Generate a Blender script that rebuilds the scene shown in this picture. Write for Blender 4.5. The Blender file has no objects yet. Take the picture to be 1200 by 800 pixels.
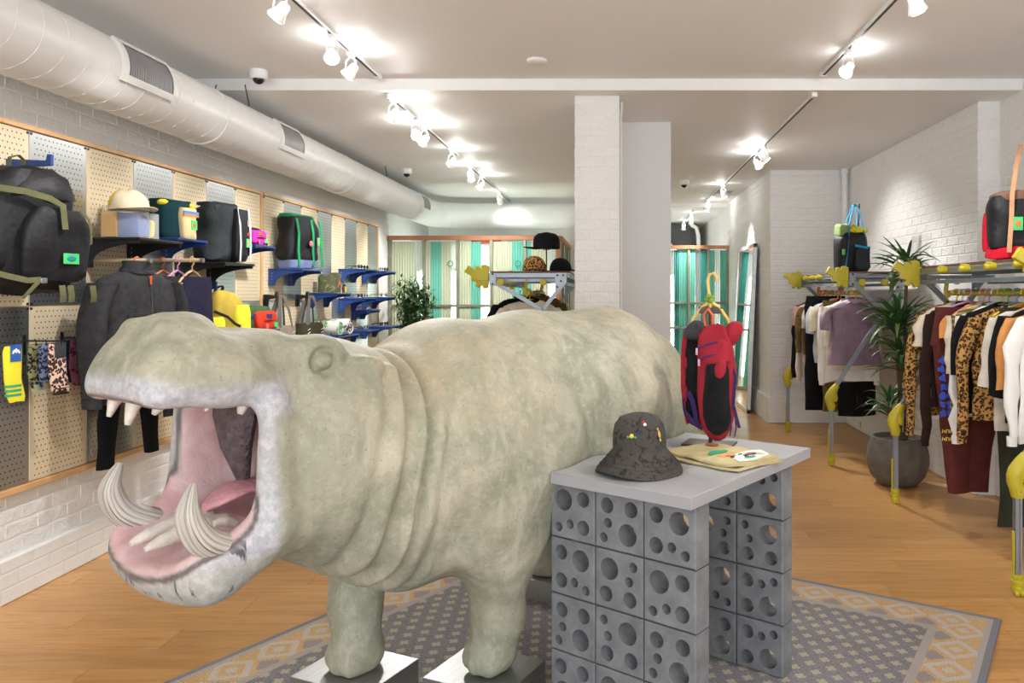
import bpy, bmesh, math, random
import numpy as np
from mathutils import Vector, Matrix
random.seed(7)
C = bpy.context.scene.collection
SC = bpy.context.scene
PI = math.pi
def Vv(*a): return Vector(a)
# ------------------------------------------------------------------ camera
cd = bpy.data.cameras.new('camera'); cam = bpy.data.objects.new('camera', cd); C.objects.link(cam)
cam.location = (0, 0, 1.5); cam.rotation_euler = (PI/2, 0, 0)
cd.sensor_width = 36; cd.lens = 27.0; cd.shift_x = -0.1; cd.shift_y = -0.0475; cd.clip_start = .05
SC.camera = cam
# ------------------------------------------------------------------ world, daylight, exposure
W = bpy.data.worlds.new('daylight'); SC.world = W; W.use_nodes = True
W.node_tree.nodes['Background'].inputs[0].default_value = (.86, .93, 1.0, 1)
W.node_tree.nodes['Background'].inputs[1].default_value = 1.0
def area(name, loc, rot, sx, sy, power, col=(1, 1, 1)):
    l = bpy.data.lights.new(name, 'AREA'); l.shape = 'RECTANGLE'; l.size = sx; l.size_y = sy; l.energy = power; l.color = col
    o = bpy.data.objects.new(name, l); C.objects.link(o); o.location = loc; o.rotation_euler = rot; return o
area('storefront_daylight', (0, -2.3, 1.55), (PI/2+.2, 0, 0), 5.2, 2.1, 120, (.90, .95, 1.0))
vs = SC.view_settings
vs.view_transform = 'Standard'; vs.look = 'None'; vs.gamma = 1; vs.use_curve_mapping = False; vs.exposure = 0.5
SPOT_W = 66; SPILL = .032      # each track lamp
SC.cycles.max_bounces = 8; SC.cycles.diffuse_bounces = 5; SC.cycles.glossy_bounces = 4; SC.cycles.sample_clamp_indirect = 6

# ------------------------------------------------------------------ mesh builder
def frame(d):
    d = Vector(d).normalized(); a = Vector((0, 0, 1)) if abs(d.z) < .9 else Vector((1, 0, 0))
    u = d.cross(a).normalized(); return u, d.cross(u).normalized()
class MB:
    def __init__(s): s.v = []; s.f = []
    def add(s, vs, fs):
        k = len(s.v); s.v += [tuple(p) for p in vs]; s.f += [tuple(i+k for i in f) for f in fs]; return s
    def box(s, c, d, R=None):
        x, y, z = d[0]/2, d[1]/2, d[2]/2; c = Vector(c)
        P = [Vector((i*x, j*y, k*z)) for i in (-1, 1) for j in (-1, 1) for k in (-1, 1)]
        if R is not None: P = [R @ p for p in P]
        return s.add([c+p for p in P], [(0,1,3,2),(4,6,7,5),(0,4,5,1),(2,3,7,6),(0,2,6,4),(1,5,7,3)])
    def bar(s, p0, p1, w, h, up=(0, 0, 1)):
        p0 = Vector(p0); p1 = Vector(p1); d = (p1-p0); L = d.length; d.normalize(); up = Vector(up)
        if abs(d.dot(up)) > .98: up = Vector((0, 1, 0))
        x = d.cross(up).normalized(); z = x.cross(d)
        R = Matrix((x, d, z)).transposed()
        return s.box((p0+p1)/2, (w, L, h), R)
    def loft(s, secs, n=16, pw=2.0, cap=True, closed=False):
        k = len(s.v); e = 2.0/pw
        for q in secs:
            c, U, V = Vector(q[0]), Vector(q[1]), Vector(q[2]); ee = 2.0/q[3] if len(q) > 3 else e
            for i in range(n):
                t = 2*PI*i/n; a, b = math.cos(t), math.sin(t)
                a = math.copysign(abs(a)**ee, a); b = math.copysign(abs(b)**ee, b)
                s.v.append(tuple(c+U*a+V*b))
        m = len(secs); R = range(m if closed else m-1)
        for j in R:
            for i in range(n):
                a, b = k+j*n+i, k+j*n+(i+1) % n; a2, b2 = k+((j+1) % m)*n+i, k+((j+1) % m)*n+(i+1) % n
                s.f.append((a, b, b2, a2))
        if cap and not closed:
            s.f.append(tuple(k+i for i in reversed(range(n)))); s.f.append(tuple(k+(m-1)*n+i for i in range(n)))
        return s
    def tube(s, pts, r, n=8, closed=False, cap=True):
        pts = [Vector(p) for p in pts]; m = len(pts); secs = []; u = None
        for i, p in enumerate(pts):
            a = pts[(i-1) % m] if (closed or i) else p; b = pts[(i+1) % m] if (closed or i < m-1) else p
            d = (b-a).normalized()
            if u is None: u = frame(d)[0]
            u = (u-d*u.dot(d))
            u = u.normalized() if u.length > 1e-6 else frame(d)[0]
            w = d.cross(u); rr = r[i] if isinstance(r, (list, tuple)) else r
            secs.append((p, u*rr, w*rr))
        return s.loft(secs, n, 2, cap, closed)
    def ribbon(s, pts, wdir, w, t=.003, closed=False):
        "flat strap along pts, width w along wdir"
        pts = [Vector(p) for p in pts]; m = len(pts); secs = []
        for i, p in enumerate(pts):
            a = pts[i-1] if i else p; b = pts[i+1] if i < m-1 else p
            d = (b-a).normalized(); wd = Vector(wdir[i] if isinstance(wdir, list) else wdir); wd = (wd-d*wd.dot(d)).normalized()
            secs.append((p, wd*(w/2), d.cross(wd)*(t/2), 8))
        return s.loft(secs, 8, 8)
    def cyl(s, p0, p1, r0, r1=None, n=14): return s.loft([(p0, *[q*r0 for q in frame(Vector(p1)-Vector(p0))]), (p1, *[q*(r0 if r1 is None else r1) for q in frame(Vector(p1)-Vector(p0))])], n)
    def lathe(s, prof, c=(0, 0, 0), n=24, sx=1, sy=1, cap=True):
        c = Vector(c); return s.loft([(c+Vector((0, 0, z)), Vector((r*sx, 0, 0)), Vector((0, r*sy, 0))) for r, z in prof], n, 2, cap)
    def prism(s, poly, o, U, V, t):
        o, U, V = Vector(o), Vector(U), Vector(V); Wn = U.cross(V).normalized()*t; n = len(poly)
        P = [o+U*a+V*b for a, b in poly]
        return s.add([p-Wn/2 for p in P]+[p+Wn/2 for p in P], [tuple(reversed(range(n))), tuple(range(n, 2*n))]+[(i, (i+1) % n, n+(i+1) % n, n+i) for i in range(n)])
    def ell(s, c, r, nu=14, nv=8, R=None):
        c = Vector(c); k = len(s.v); rx, ry, rz = (r, r, r) if not hasattr(r, '__len__') else r
        for j in range(nv+1):
            a = PI*j/nv-PI/2; a = max(-PI/2+1e-2, min(PI/2-1e-2, a))
            for i in range(nu):
                b = 2*PI*i/nu; p = Vector((rx*math.cos(a)*math.cos(b), ry*math.cos(a)*math.sin(b), rz*math.sin(a)))
                s.v.append(tuple(c+(R @ p if R is not None else p)))
        for j in range(nv):
            for i in range(nu): s.f.append((k+j*nu+i, k+j*nu+(i+1) % nu, k+(j+1)*nu+(i+1) % nu, k+(j+1)*nu+i))
        s.f.append(tuple(k+i for i in reversed(range(nu)))); s.f.append(tuple(k+nv*nu+i for i in range(nu)))
        return s
    def grid(s, fn, nu, nv, wrap=False):
        k = len(s.v)
        for j in range(nv+1):
            for i in range(nu if wrap else nu+1): s.v.append(tuple(fn(i/nu, j/nv)))
        m = nu if wrap else nu+1
        for j in range(nv):
            for i in range(nu): s.f.append((k+j*m+i, k+j*m+(i+1) % m, k+(j+1)*m+(i+1) % m, k+(j+1)*m+i))
        return s
    def warp(s, fn): s.v = [tuple(fn(Vector(p))) for p in s.v]; return s
    def mesh(s, name, m, smooth=True, bev=0, seg=1, ang=40, fix=True):
        me = bpy.data.meshes.new(name); me.from_pydata(s.v, [], s.f)
        if bev or fix:
            bm = bmesh.new(); bm.from_mesh(me)
            if fix: bmesh.ops.recalc_face_normals(bm, faces=bm.faces)
            if bev:
                es = [e for e in bm.edges if len(e.link_faces) == 2 and e.calc_face_angle(0) > .5]
                bmesh.ops.bevel(bm, geom=es, offset=bev, segments=seg, affect='EDGES', profile=.5, clamp_overlap=True)
            bm.to_mesh(me); bm.free()
        if smooth:
            me.polygons.foreach_set('use_smooth', [True]*len(me.polygons)); me.set_sharp_from_angle(angle=math.radians(ang))
        if m is not None: me.materials.append(m)
        return me
    def build(s, name, m, parent=None, **k):
        o = bpy.data.objects.new(name, s.mesh(name, m, **k)); C.objects.link(o)
        if parent is not None: o.parent = parent
        return o
def jitter(amp, sc, seed=0):
    "soft wrinkle: a smooth pseudo-random offset of a point"
    r = random.Random(seed); K = [(Vector((r.gauss(0, 1), r.gauss(0, 1), r.gauss(0, 1)))*sc, r.random()*6.28, Vector((r.gauss(0, 1), r.gauss(0, 1), r.gauss(0, 1)))*amp*.5) for _ in range(7)]
    def fn(p):
        q = p.copy()
        for w, ph, a in K: q += a*math.sin(w.dot(p)+ph)
        return q
    return fn
def tag(o, label=None, cat=None, group=None, kind=None):
    if label: o['label'] = label
    if cat: o['category'] = cat
    if group: o['group'] = group
    if kind: o['kind'] = kind
    return o
def thing(name, label, cat, loc=(0, 0, 0), rz=0, group=None):
    o = bpy.data.objects.new(name, None); o.empty_display_size = .05; C.objects.link(o); o.location = loc; o.rotation_euler = (0, 0, rz)
    return tag(o, label, cat, group)
def struct(o): o['kind'] = 'structure'; return o
def copy_tree(o, parent=None):
    c = o.copy(); C.objects.link(c); c.parent = parent
    for ch in list(o.children): copy_tree(ch, c)
    return c
def inst(name, me, parent, loc=(0, 0, 0), rot=(0, 0, 0), sc=(1, 1, 1)):
    o = bpy.data.objects.new(name, me); C.objects.link(o); o.parent = parent; o.location = loc; o.rotation_euler = rot; o.scale = sc; return o

# ------------------------------------------------------------------ materials
def newmat(name):
    m = bpy.data.materials.new(name); m.use_nodes = True; nt = m.node_tree
    return m, nt, nt.nodes['Principled BSDF']
def nd(nt, t, ins=None, **at):
    n = nt.nodes.new(t)
    for k, v in at.items(): setattr(n, k, v)
    for k, v in (ins or {}).items():
        if isinstance(v, bpy.types.NodeSocket): nt.links.new(v, n.inputs[k])
        else: n.inputs[k].default_value = v
    return n
def c4(c): return (c[0], c[1], c[2], 1)
def rgb(r, g, b):
    f = lambda x: (x/255/12.92 if x/255 <= .04045 else ((x/255+.055)/1.055)**2.4)
    return (f(r), f(g), f(b))
def ramp(nt, fac, stops, interp='LINEAR'):
    n = nt.nodes.new('ShaderNodeValToRGB'); nt.links.new(fac, n.inputs[0]); n.color_ramp.interpolation = interp
    el = n.color_ramp.elements
    while len(el) < len(stops): el.new(.5)
    for e, (p, c) in zip(el, stops): e.position = p; e.color = c4(c)
    return n.outputs[0]
def coords(nt, scale=(1, 1, 1), out='Object', rot=(0, 0, 0)):
    t = nd(nt, 'ShaderNodeTexCoord'); mp = nd(nt, 'ShaderNodeMapping', {'Vector': t.outputs[out], 'Scale': scale, 'Rotation': rot}); return mp.outputs[0]
def noise(nt, vec, scale, detail=4, rough=.5, dist=0):
    return nd(nt, 'ShaderNodeTexNoise', {'Vector': vec, 'Scale': scale, 'Detail': detail, 'Roughness': rough, 'Distortion': dist})
def math_(nt, op, a, b=0.0, c=None):
    n = nt.nodes.new('ShaderNodeMath'); n.operation = op
    for i, v in enumerate((a, b) if c is None else (a, b, c)):
        if isinstance(v, bpy.types.NodeSocket): nt.links.new(v, n.inputs[i])
        else: n.inputs[i].default_value = v
    return n.outputs[0]
def mixc(nt, fac, a, b, mode='MIX'):
    n = nd(nt, 'ShaderNodeMix', data_type='RGBA', blend_type=mode)
    for i, v in ((0, fac), (6, a), (7, b)):
        if isinstance(v, bpy.types.NodeSocket): nt.links.new(v, n.inputs[i])
        else: n.inputs[i].default_value = v if i == 0 else c4(v)
    return n.outputs[2]
def bump(nt, p, h, strength=.3, dist=.01):
    b = nd(nt, 'ShaderNodeBump', {'Height': h, 'Strength': strength, 'Distance': dist}); nt.links.new(b.outputs[0], p.inputs['Normal']); return b
MC = {}
def mat(name, col, rough=.6, metal=0, var=.12, scale=9, bmp=0, bscale=60, alpha=1, spec=.5, emit=0, trans=0, sheen=0):
    if name in MC: return MC[name]
    m, nt, p = newmat(name); v = coords(nt)
    n = noise(nt, v, scale, 5)
    dk = tuple(max(0, x*(1-var)) for x in col); lt = tuple(min(1, x*(1+var)) for x in col)
    nt.links.new(ramp(nt, n.outputs[0], [(.3, dk), (.7, lt)]), p.inputs['Base Color'])
    p.inputs['Roughness'].default_value = rough; p.inputs['Metallic'].default_value = metal; p.inputs['Specular IOR Level'].default_value = spec
    p.inputs['Alpha'].default_value = alpha; p.inputs['Transmission Weight'].default_value = trans; p.inputs['Sheen Weight'].default_value = sheen
    if bmp: bump(nt, p, noise(nt, v, bscale, 3).outputs[0], bmp, .01)
    if emit: p.inputs['Emission Color'].default_value = c4(col); p.inputs['Emission Strength'].default_value = emit
    MC[name] = m; return m
def cloth(name, col, var=.15, bmp=.25): return mat(name, col, .9, 0, var, 14, bmp, 220, spec=.12, sheen=.02)
# ------------------------------------------------------------------ room materials
def m_paint(name, col, bmp=.25, sc=14, grime=.06):
    m, nt, p = newmat(name); v = coords(nt)
    n = noise(nt, v, 3, 5); n2 = noise(nt, v, sc, 6, .6); n3 = noise(nt, v, 90, 3)
    base = ramp(nt, n.outputs[0], [(.3, tuple(x*(1-grime) for x in col)), (.7, col)])
    speck = ramp(nt, noise(nt, v, 38, 2, .4, 1.5).outputs[0], [(.27, (1, 1, 1)), (.31, (0, 0, 0))])
    nt.links.new(mixc(nt, math_(nt, 'MULTIPLY', speck, .5 if grime > .05 else 0), base, (.25, .24, .23)), p.inputs['Base Color'])
    p.inputs['Roughness'].default_value = .62
    bump(nt, p, math_(nt, 'ADD', n2.outputs[0], math_(nt, 'MULTIPLY', n3.outputs[0], .3)), bmp, .012)
    return m
M_wall = m_paint('white_painted_plaster', (.83, .825, .81), .45, 16)
M_brick = m_paint('white_painted_brick', (.84, .835, .82), .9, 26, .06)
M_ceil = m_paint('ceiling_paint', (.86, .855, .85), .03, 6, .01)
M_white = mat('white_enamel', (.82, .82, .81), .45, var=.02)
M_plaster = m_paint('smooth_grey_plaster', (.72, .73, .74), .05, 6, .02)
def m_brickbump():
    m, nt, p = newmat('white_painted_brickwork')
    t = nd(nt, 'ShaderNodeTexCoord'); g = nd(nt, 'ShaderNodeNewGeometry')
    sx = nd(nt, 'ShaderNodeSeparateXYZ', {0: t.outputs['Object']})
    # walls run along y or x: use x+y as the running coordinate
    cv = nd(nt, 'ShaderNodeCombineXYZ', {0: math_(nt, 'ADD', sx.outputs[0], sx.outputs[1]), 1: sx.outputs[2]})
    b = nd(nt, 'ShaderNodeTexBrick', {'Vector': cv.outputs[0], 'Scale': 1, 'Mortar Size': .006, 'Mortar Smooth': .6, 'Brick Width': .21, 'Row Height': .075, 'Color1': (1, 1, 1, 1), 'Color2': (.9, .9, .9, 1), 'Mortar': (0, 0, 0, 1)})
    n = noise(nt, t.outputs['Object'], 20, 6, .6)
    nt.links.new(ramp(nt, noise(nt, t.outputs['Object'], 3, 4).outputs[0], [(.3, (.79, .785, .77)), (.7, (.84, .835, .82))]), p.inputs['Base Color'])
    p.inputs['Roughness'].default_value = .62
    bump(nt, p, math_(nt, 'ADD', b.outputs[0], n.outputs[0]), .45, .008)
    return m
M_bwall = m_brickbump()
def m_floor():
    m, nt, p = newmat('bamboo_plank'); t = nd(nt, 'ShaderNodeTexCoord'); oi = nd(nt, 'ShaderNodeObjectInfo')
    off = nd(nt, 'ShaderNodeVectorMath', {0: t.outputs['Object'], 1: nd(nt, 'ShaderNodeCombineXYZ', {0: math_(nt, 'MULTIPLY', oi.outputs['Random'], 37), 1: math_(nt, 'MULTIPLY', oi.outputs['Random'], 91)}).outputs[0]}, operation='ADD')
    mp = nd(nt, 'ShaderNodeMapping', {'Vector': off.outputs[0], 'Scale': (1.6, 22, 4)})
    n = noise(nt, mp.outputs[0], 1.6, 7, .62, .6); n2 = noise(nt, nd(nt, 'ShaderNodeMapping', {'Vector': off.outputs[0], 'Scale': (3, 130, 4)}).outputs[0], 1.2, 3)
    a = ramp(nt, n.outputs[0], [(.25, (.40, .185, .055)), (.5, (.56, .30, .105)), (.78, (.66, .385, .155))])
    b = mixc(nt, math_(nt, 'MULTIPLY', n2.outputs[0], .35), a, (.40, .19, .065))
    k = ramp(nt, noise(nt, off.outputs[0], 7, 2).outputs[0], [(.17, (1, 1, 1)), (.22, (0, 0, 0))])
    b = mixc(nt, math_(nt, 'MULTIPLY', k, .35), b, (.2, .08, .03))
    h = nd(nt, 'ShaderNodeHueSaturation', {'Color': b, 'Value': math_(nt, 'ADD', math_(nt, 'MULTIPLY', oi.outputs['Random'], .22), .93), 'Saturation': 1.0})
    nt.links.new(h.outputs[0], p.inputs['Base Color']); p.inputs['Roughness'].default_value = .33
    bump(nt, p, n2.outputs[0], .06, .004)
    return m
M_floor = m_floor()
M_wood = mat('pine_trim', rgb(214, 170, 120), .5, var=.15, scale=6)
M_cedar = mat('reddish_timber', rgb(176, 120, 84), .55, var=.15, scale=6)
M_dark = mat('dark_steel', (.03, .03, .035), .45, .3)
M_black = mat('black_plastic', (.012, .012, .014), .4, var=.2)

# ------------------------------------------------------------------ structure
def slab(name, m, x0, x1, y0, y1, z0, z1, **k):
    return struct(MB().box(((x0+x1)/2, (y0+y1)/2, (z0+z1)/2), (x1-x0, y1-y0, z1-z0)).build(name, m, smooth=False, **k))
floor = slab('floor', M_floor, -3.11, 3.0, -2.4, 17, -.1, -.005)
slab('ceiling_front', M_ceil, -3.11, 3.0, -2.4, 5.41, 3.0, 3.15)
slab('ceiling_rear', M_ceil, -3.11, 3.0, 5.41, 12.2, 2.92, 3.15)
slab('ceiling_corridor', M_ceil, .6, 3.0, 12.2, 17.1, 2.86, 3.15)
slab('trim_1', M_white, -2.96, 2.86, 5.385, 5.41, 2.92, 3.0)
wall_l = slab('wall_left', M_bwall, -3.11, -2.96, -2.4, 12.35, -.1, 3.1)
wall_rf = slab('wall_right_front', M_bwall, 2.86, 3.0, -2.4, 5.7, -.1, 3.1)
wall_r = slab('wall_right', M_bwall, 2.70, 3.0, 5.7, 8.875, -.1, 3.1)
wall_rr = slab('wall_right_rear', M_bwall, 1.80, 3.0, 8.875, 17.1, -.1, 3.1)
slab('wall_back', M_wall, -2.96, .6, 12.2, 12.35, 0, 2.95)
slab('wall_corridor', M_wall, .45, .6, 12.35, 17.1, 0, 2.9)
slab('wall_far', M_plaster, .6, 1.8, 17.0, 17.15, 0, 2.9)
slab('wall_front_sill', M_wall, -2.96, 2.86, -2.4, -2.25, 0, .45)
slab('wall_front_header', M_wall, -2.96, 2.86, -2.4, -2.25, 2.65, 3.0)
slab('wall_front_left', M_wall, -2.96, -2.65, -2.4, -2.25, .45, 2.65)
slab('wall_front_right', M_wall, 2.65, 2.86, -2.4, -2.25, .45, 2.65)
# low ledges at the foot of the walls
slab('baseboard_left', M_bwall, -2.96, -2.925, -2.2, 12.2, 0, .215, bev=.006)
slab('baseboard_right', M_bwall, 2.665, 2.70, 5.7, 8.84, 0, .30, bev=.006)
slab('baseboard_right_pier', M_bwall, 1.765, 2.665, 8.835, 8.875, 0, .30, bev=.006)
slab('baseboard_right_rear', M_bwall, 1.76, 1.80, 8.875, 12.2, 0, .30, bev=.006)
slab('baseboard_right_front', M_bwall, 2.825, 2.86, -2.2, 5.7, 0, .30, bev=.006)
# columns
col_b = slab('column_brick', M_brick, -.285, .035, 5.54, 5.86, 0, 2.92)
slab('column_plaster', M_plaster, -.10, .47, 6.39, 6.85, 0, 2.92)
# bricks, one object each
BR = []
rb = random.Random(3)
for i in range(6):
    b = MB().box((0, 0, 0), (.206, .03, .071)); me = b.mesh('brick', M_brick, smooth=False, bev=.006, seg=1)
    for v in me.vertices: v.co += Vector((rb.uniform(-.0015, .0015), rb.uniform(-.0007, .0007), rb.uniform(-.0015, .0015)))
    BR.append(me)
def bricks(parent, o, U, N, width, z0, z1, L=.21, H=.075, cap=300, joined=None):
    "running bond on the face through o along U with outward normal N"
    U = Vector(U); N = Vector(N); o = Vector(o); rz = math.atan2(U.y, U.x); nb = 0; z = z0; r = 0
    while z+H <= z1+.03:
        u = -(L/2)*(r % 2)
        while u < width-.015:
            a, b = max(u, 0), min(u+L, width)
            if b-a > .03:
                p = o+U*((a+b)/2)+Vector((0, 0, z+H/2))+N*(rb.uniform(-.0125, -.0112))
                inst('brick', rb.choice(BR), parent, p, (rb.uniform(-.004, .004), rb.uniform(-.006, .006), rz+rb.uniform(-.0015, .0015)), ((b-a-.003)/.207, 1, min(1, (z1-z)/H)))
                nb += 1
            u += L
        z += H; r += 1
    return nb
bricks(col_b, (-.285, 5.54, 0), (1, 0, 0), (0, -1, 0), .32, 0, 2.92)
bricks(col_b, (-.285, 5.56, 0), (0, 1, 0), (-1, 0, 0), .29, 1.2, 2.92)
bricks(col_b, (.035, 5.56, 0), (0, 1, 0), (1, 0, 0), .29, 1.2, 2.92)
bricks(wall_l, (-2.96, 3.2, 0), (0, 1, 0), (1, 0, 0), 3.4, .22, .55)
bricks(wall_l, (-2.96, 3.3, 0), (0, 1, 0), (1, 0, 0), 3.0, 2.34, 2.92)
bricks(wall_r, (2.70, 5.7, 0), (0, 1, 0), (-1, 0, 0), 2.1, 1.65, 2.92)
bricks(wall_r, (2.70, 5.7, 0), (0, 1, 0), (-1, 0, 0), 1.7, .30, .8)
bricks(wall_rf, (2.86, 4.87, 0), (0, 1, 0), (-1, 0, 0), .81, 1.6, 2.98)
bricks(wall_rf, (2.70, 5.7, 0), (1, 0, 0), (0, -1, 0), .155, 1.6, 2.92)
bricks(wall_rr, (1.80, 8.875, 0), (1, 0, 0), (0, -1, 0), .88, .30, 2.92)
# floor planks, one object each
pm = MB().box((0, 0, -.006), (1.218, .1785, .012)).mesh('plank', M_floor, smooth=False, bev=.0012)
y = 2.34; r = 0; npl = 0
while y < 11.75 and npl < 296:
    x0, x1 = -2.96, (2.86 if y < 5.6 else 2.70 if y < 8.8 else 1.80)
    u = x0-((r*.43) % 1)*1.22
    while u < x1:
        a, b = max(u, x0), min(u+1.22, x1)
        if b-a > .03: inst('plank', pm, floor, ((a+b)/2, y+.09, .0), (0, 0, 0), ((b-a-.0015)/1.218, 1, 1)); npl += 1
        u += 1.22
    y += .18; r += 1

# conduit on the column and pipe in the corner
tag(MB().tube([(.055, 5.72, 2.92), (.055, 5.72, 2.86), (.048, 5.70, 2.80), (.048, 5.70, .1)], .012, 10).build('conduit_pipe', M_white), 'thin white conduit running down the side of the brick column', 'pipe')
pp = thing('corner_pipe', 'white vertical pipe in the corner of the right brick wall', 'pipe', (2.635, 8.79, 0))
MB().cyl((0, 0, .32), (0, 0, 2.92), .032).build('pipe_run', M_white, pp)
MB().cyl((0, 0, 2.86), (0, 0, 2.92), .045).build('collar', M_white, pp)

# ------------------------------------------------------------------ spiral duct
DX, DZ, DR = -2.674, 2.65, .187
M_duct = mat('white_duct_metal', (.80, .80, .79), .38, .0, var=.03, scale=3)
duct = thing('air_duct', 'large round white spiral air duct along the left wall', 'duct', (DX, 0, DZ))
def duct_run():
    b = MB(); secs = []
    path = [(0, -2.2, 0)]+[(0, y, 0) for y in np.arange(-2, 11.01, .5)]
    for i in range(1, 9):
        a = i/8*PI/2; path.append((.5-.5*math.cos(a), 11.0+.5*math.sin(a), 0))
    path += [(.5+t, 11.5, 0) for t in (.4, 1.0, 1.6, 2.2, 2.8)]
    return b.tube(path, DR, 40)
duct_run().build('duct_tube', M_duct, duct)
# helical seam
sp = MB(); pts = []
t = 0.0
while True:
    y = 2.0+t*.15/(2*PI)
    if y > 11.0: break
    pts.append((DR*math.cos(t)*1.004, y, DR*math.sin(t)*1.004)); t += .35
sp.tube(pts, .0028, 4); sp.build('spiral_seam', M_duct, duct)
for yy in (4.95, 7.4, 9.9):
    MB().tube([(DR*1.012*math.cos(a), yy, DR*1.012*math.sin(a)) for a in np.linspace(0, 2*PI, 40, endpoint=False)], .006, 6, closed=True).build('joint_band', M_duct, duct)
for yy in (5.35, 8.6):
    MB().tube([(-.13, yy, .15), (-.10, yy, .30)], .004, 5).build('hanger_wire', M_dark, duct)
    MB().tube([(.13, yy, .15), (.10, yy, .30)], .004, 5).build('hanger_wire', M_dark, duct)
for i in range(1, 5):
    a = i/5*PI/2; c = Vector((.5-.5*math.cos(a), 11.0+.5*math.sin(a), 0)); rdir = Vector((-math.cos(a), math.sin(a), 0))
    MB().tube([c+rdir*DR*1.01*math.cos(q)+Vector((0, 0, 1))*DR*1.01*math.sin(q) for q in np.linspace(0, 2*PI, 32, endpoint=False)], .005, 5, closed=True).build('elbow_seam', M_duct, duct)
M_grille = mat('grey_grille', (.33, .33, .34), .4, .4, var=.1)
def vent(y0, L, a0=-22, a1=48):
    g = tag(bpy.data.objects.new('vent', None), None); C.objects.link(g); g.parent = duct
    def cyl_patch(y0, y1, a0, a1, r): return lambda u, v: Vector((r*math.cos(a0+(a1-a0)*v), y0+(y1-y0)*u, r*math.sin(a0+(a1-a0)*v)))
    A0, A1 = math.radians(a0), math.radians(a1); w = .035; da = w/DR; R = DR+.018
    b = MB()
    for (p, q, s, t) in ((y0, y0+L, A0, A0+da), (y0, y0+L, A1-da, A1), (y0, y0+w, A0+da, A1-da), (y0+L-w, y0+L, A0+da, A1-da)):
        b.grid(cyl_patch(p, q, s, t, R), 2, 8)
    b.grid(lambda u, v: Vector(((DR-.002+.02*v)*math.cos(A0), y0+L*u, (DR-.002+.02*v)*math.sin(A0))), 1, 1)
    b.grid(lambda u, v: Vector(((DR-.002+.02*v)*math.cos(A1), y0+L*u, (DR-.002+.02*v)*math.sin(A1))), 1, 1)
    for yy in (y0, y0+L): b.grid(lambda u, v: Vector(((DR-.002+.02*v)*math.cos(A0+(A1-A0)*u), yy, (DR-.002+.02*v)*math.sin(A0+(A1-A0)*u))), 8, 1)
    fr = b.build('vent_frame', M_duct, duct, fix=False)
    MB().grid(cyl_patch(y0+w, y0+L-w, A0+da, A1-da, DR+.003), 2, 10).build('vent_core', M_dark, fr, fix=False)
    n = int((L-2*w)/.019)
    for i in range(n):
        yy = y0+w+(i+.5)*(L-2*w)/n
        MB().tube([((DR+.009)*math.cos(a), yy, (DR+.009)*math.sin(a)) for a in np.linspace(A0+da, A1-da, 8)], .0058, 4).build('slat', M_grille, fr)
    bpy.data.objects.remove(g)
vent(3.88, .46); vent(5.72, .44); vent(9.95, .42)

# ------------------------------------------------------------------ ceiling bits
def dome(x, y, z, lab):
    t = thing('dome_camera', lab, 'camera', (x, y, z))
    MB().lathe([(.055, 0), (.06, -.015), (.058, -.045), (.045, -.06)]).build('housing', M_white, t)
    MB().ell((0, 0, -.055), (.038, .038, .04)).build('lens_bubble', mat('smoked_glass', (.01, .01, .012), .12), t)
dome(-2.40, 5.18, 3.0, 'white dome security camera with black bubble near the duct')
dome(.88, 9.7, 2.92, 'small dome security camera on the ceiling beyond the plaster column')
dome(-2.38, 8.8, 2.92, 'small dome security camera beside the duct towards the back')
tag(MB().lathe([(.065, 3.0), (.065, 2.985), (.05, 2.975), (.01, 2.974)], (-.5, 4.95, 0)).build('smoke_detector', M_white), 'flat round white disc on the front ceiling', 'smoke detector')
tag(MB().box((1.55, 10.8, 2.915), (.2, .2, .012)).build('ceiling_vent', M_grille, bev=.003), 'small square grey vent in the ceiling at the far right', 'vent')

# ------------------------------------------------------------------ track lights
M_lamp = bpy.data.materials.new('lamp_glow'); M_lamp.use_nodes = True
_p = M_lamp.node_tree.nodes['Principled BSDF']; _p.inputs['Emission Color'].default_value = (1, .95, .87, 1); _p.inputs['Emission Strength'].default_value = 18
M_track = mat('track_metal', (.55, .55, .55), .3, .7)
def track(x, y0, y1, z, lab):
    t = thing('light_track', lab, 'light track', (x, 0, z))
    MB().box((0, (y0+y1)/2, -.012), (.036, y1-y0, .024)).build('track_rail', M_white, t, bev=.003)
    MB().box((0, (y0+y1)/2, -.0245), (.014, y1-y0-.05, .003)).build('track_slot', M_dark, t)
    MB().box((0, y0+.02, -.014), (.042, .05, .032)).build('end_cap', M_white, t, bev=.003)
    MB().box((0, y1-.02, -.014), (.042, .05, .032)).build('end_cap', M_white, t, bev=.003)
track(-1.62, 1.2, 5.28, 3.0, 'white ceiling light track at the front left')
track(-1.60, 5.47, 7.85, 2.92, 'white ceiling light track behind the beam on the left')
track(-1.60, 8.45, 11.9, 2.92, 'short far ceiling light track towards the back wall')
track(1.42, 1.2, 5.25, 3.0, 'white ceiling light track at the front right')
track(1.42, 5.45, 11.9, 2.92, 'long ceiling light track behind the beam on the right')
track(1.3, 12.6, 14.6, 2.86, 'dim ceiling light track beyond the corridor opening')
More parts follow.
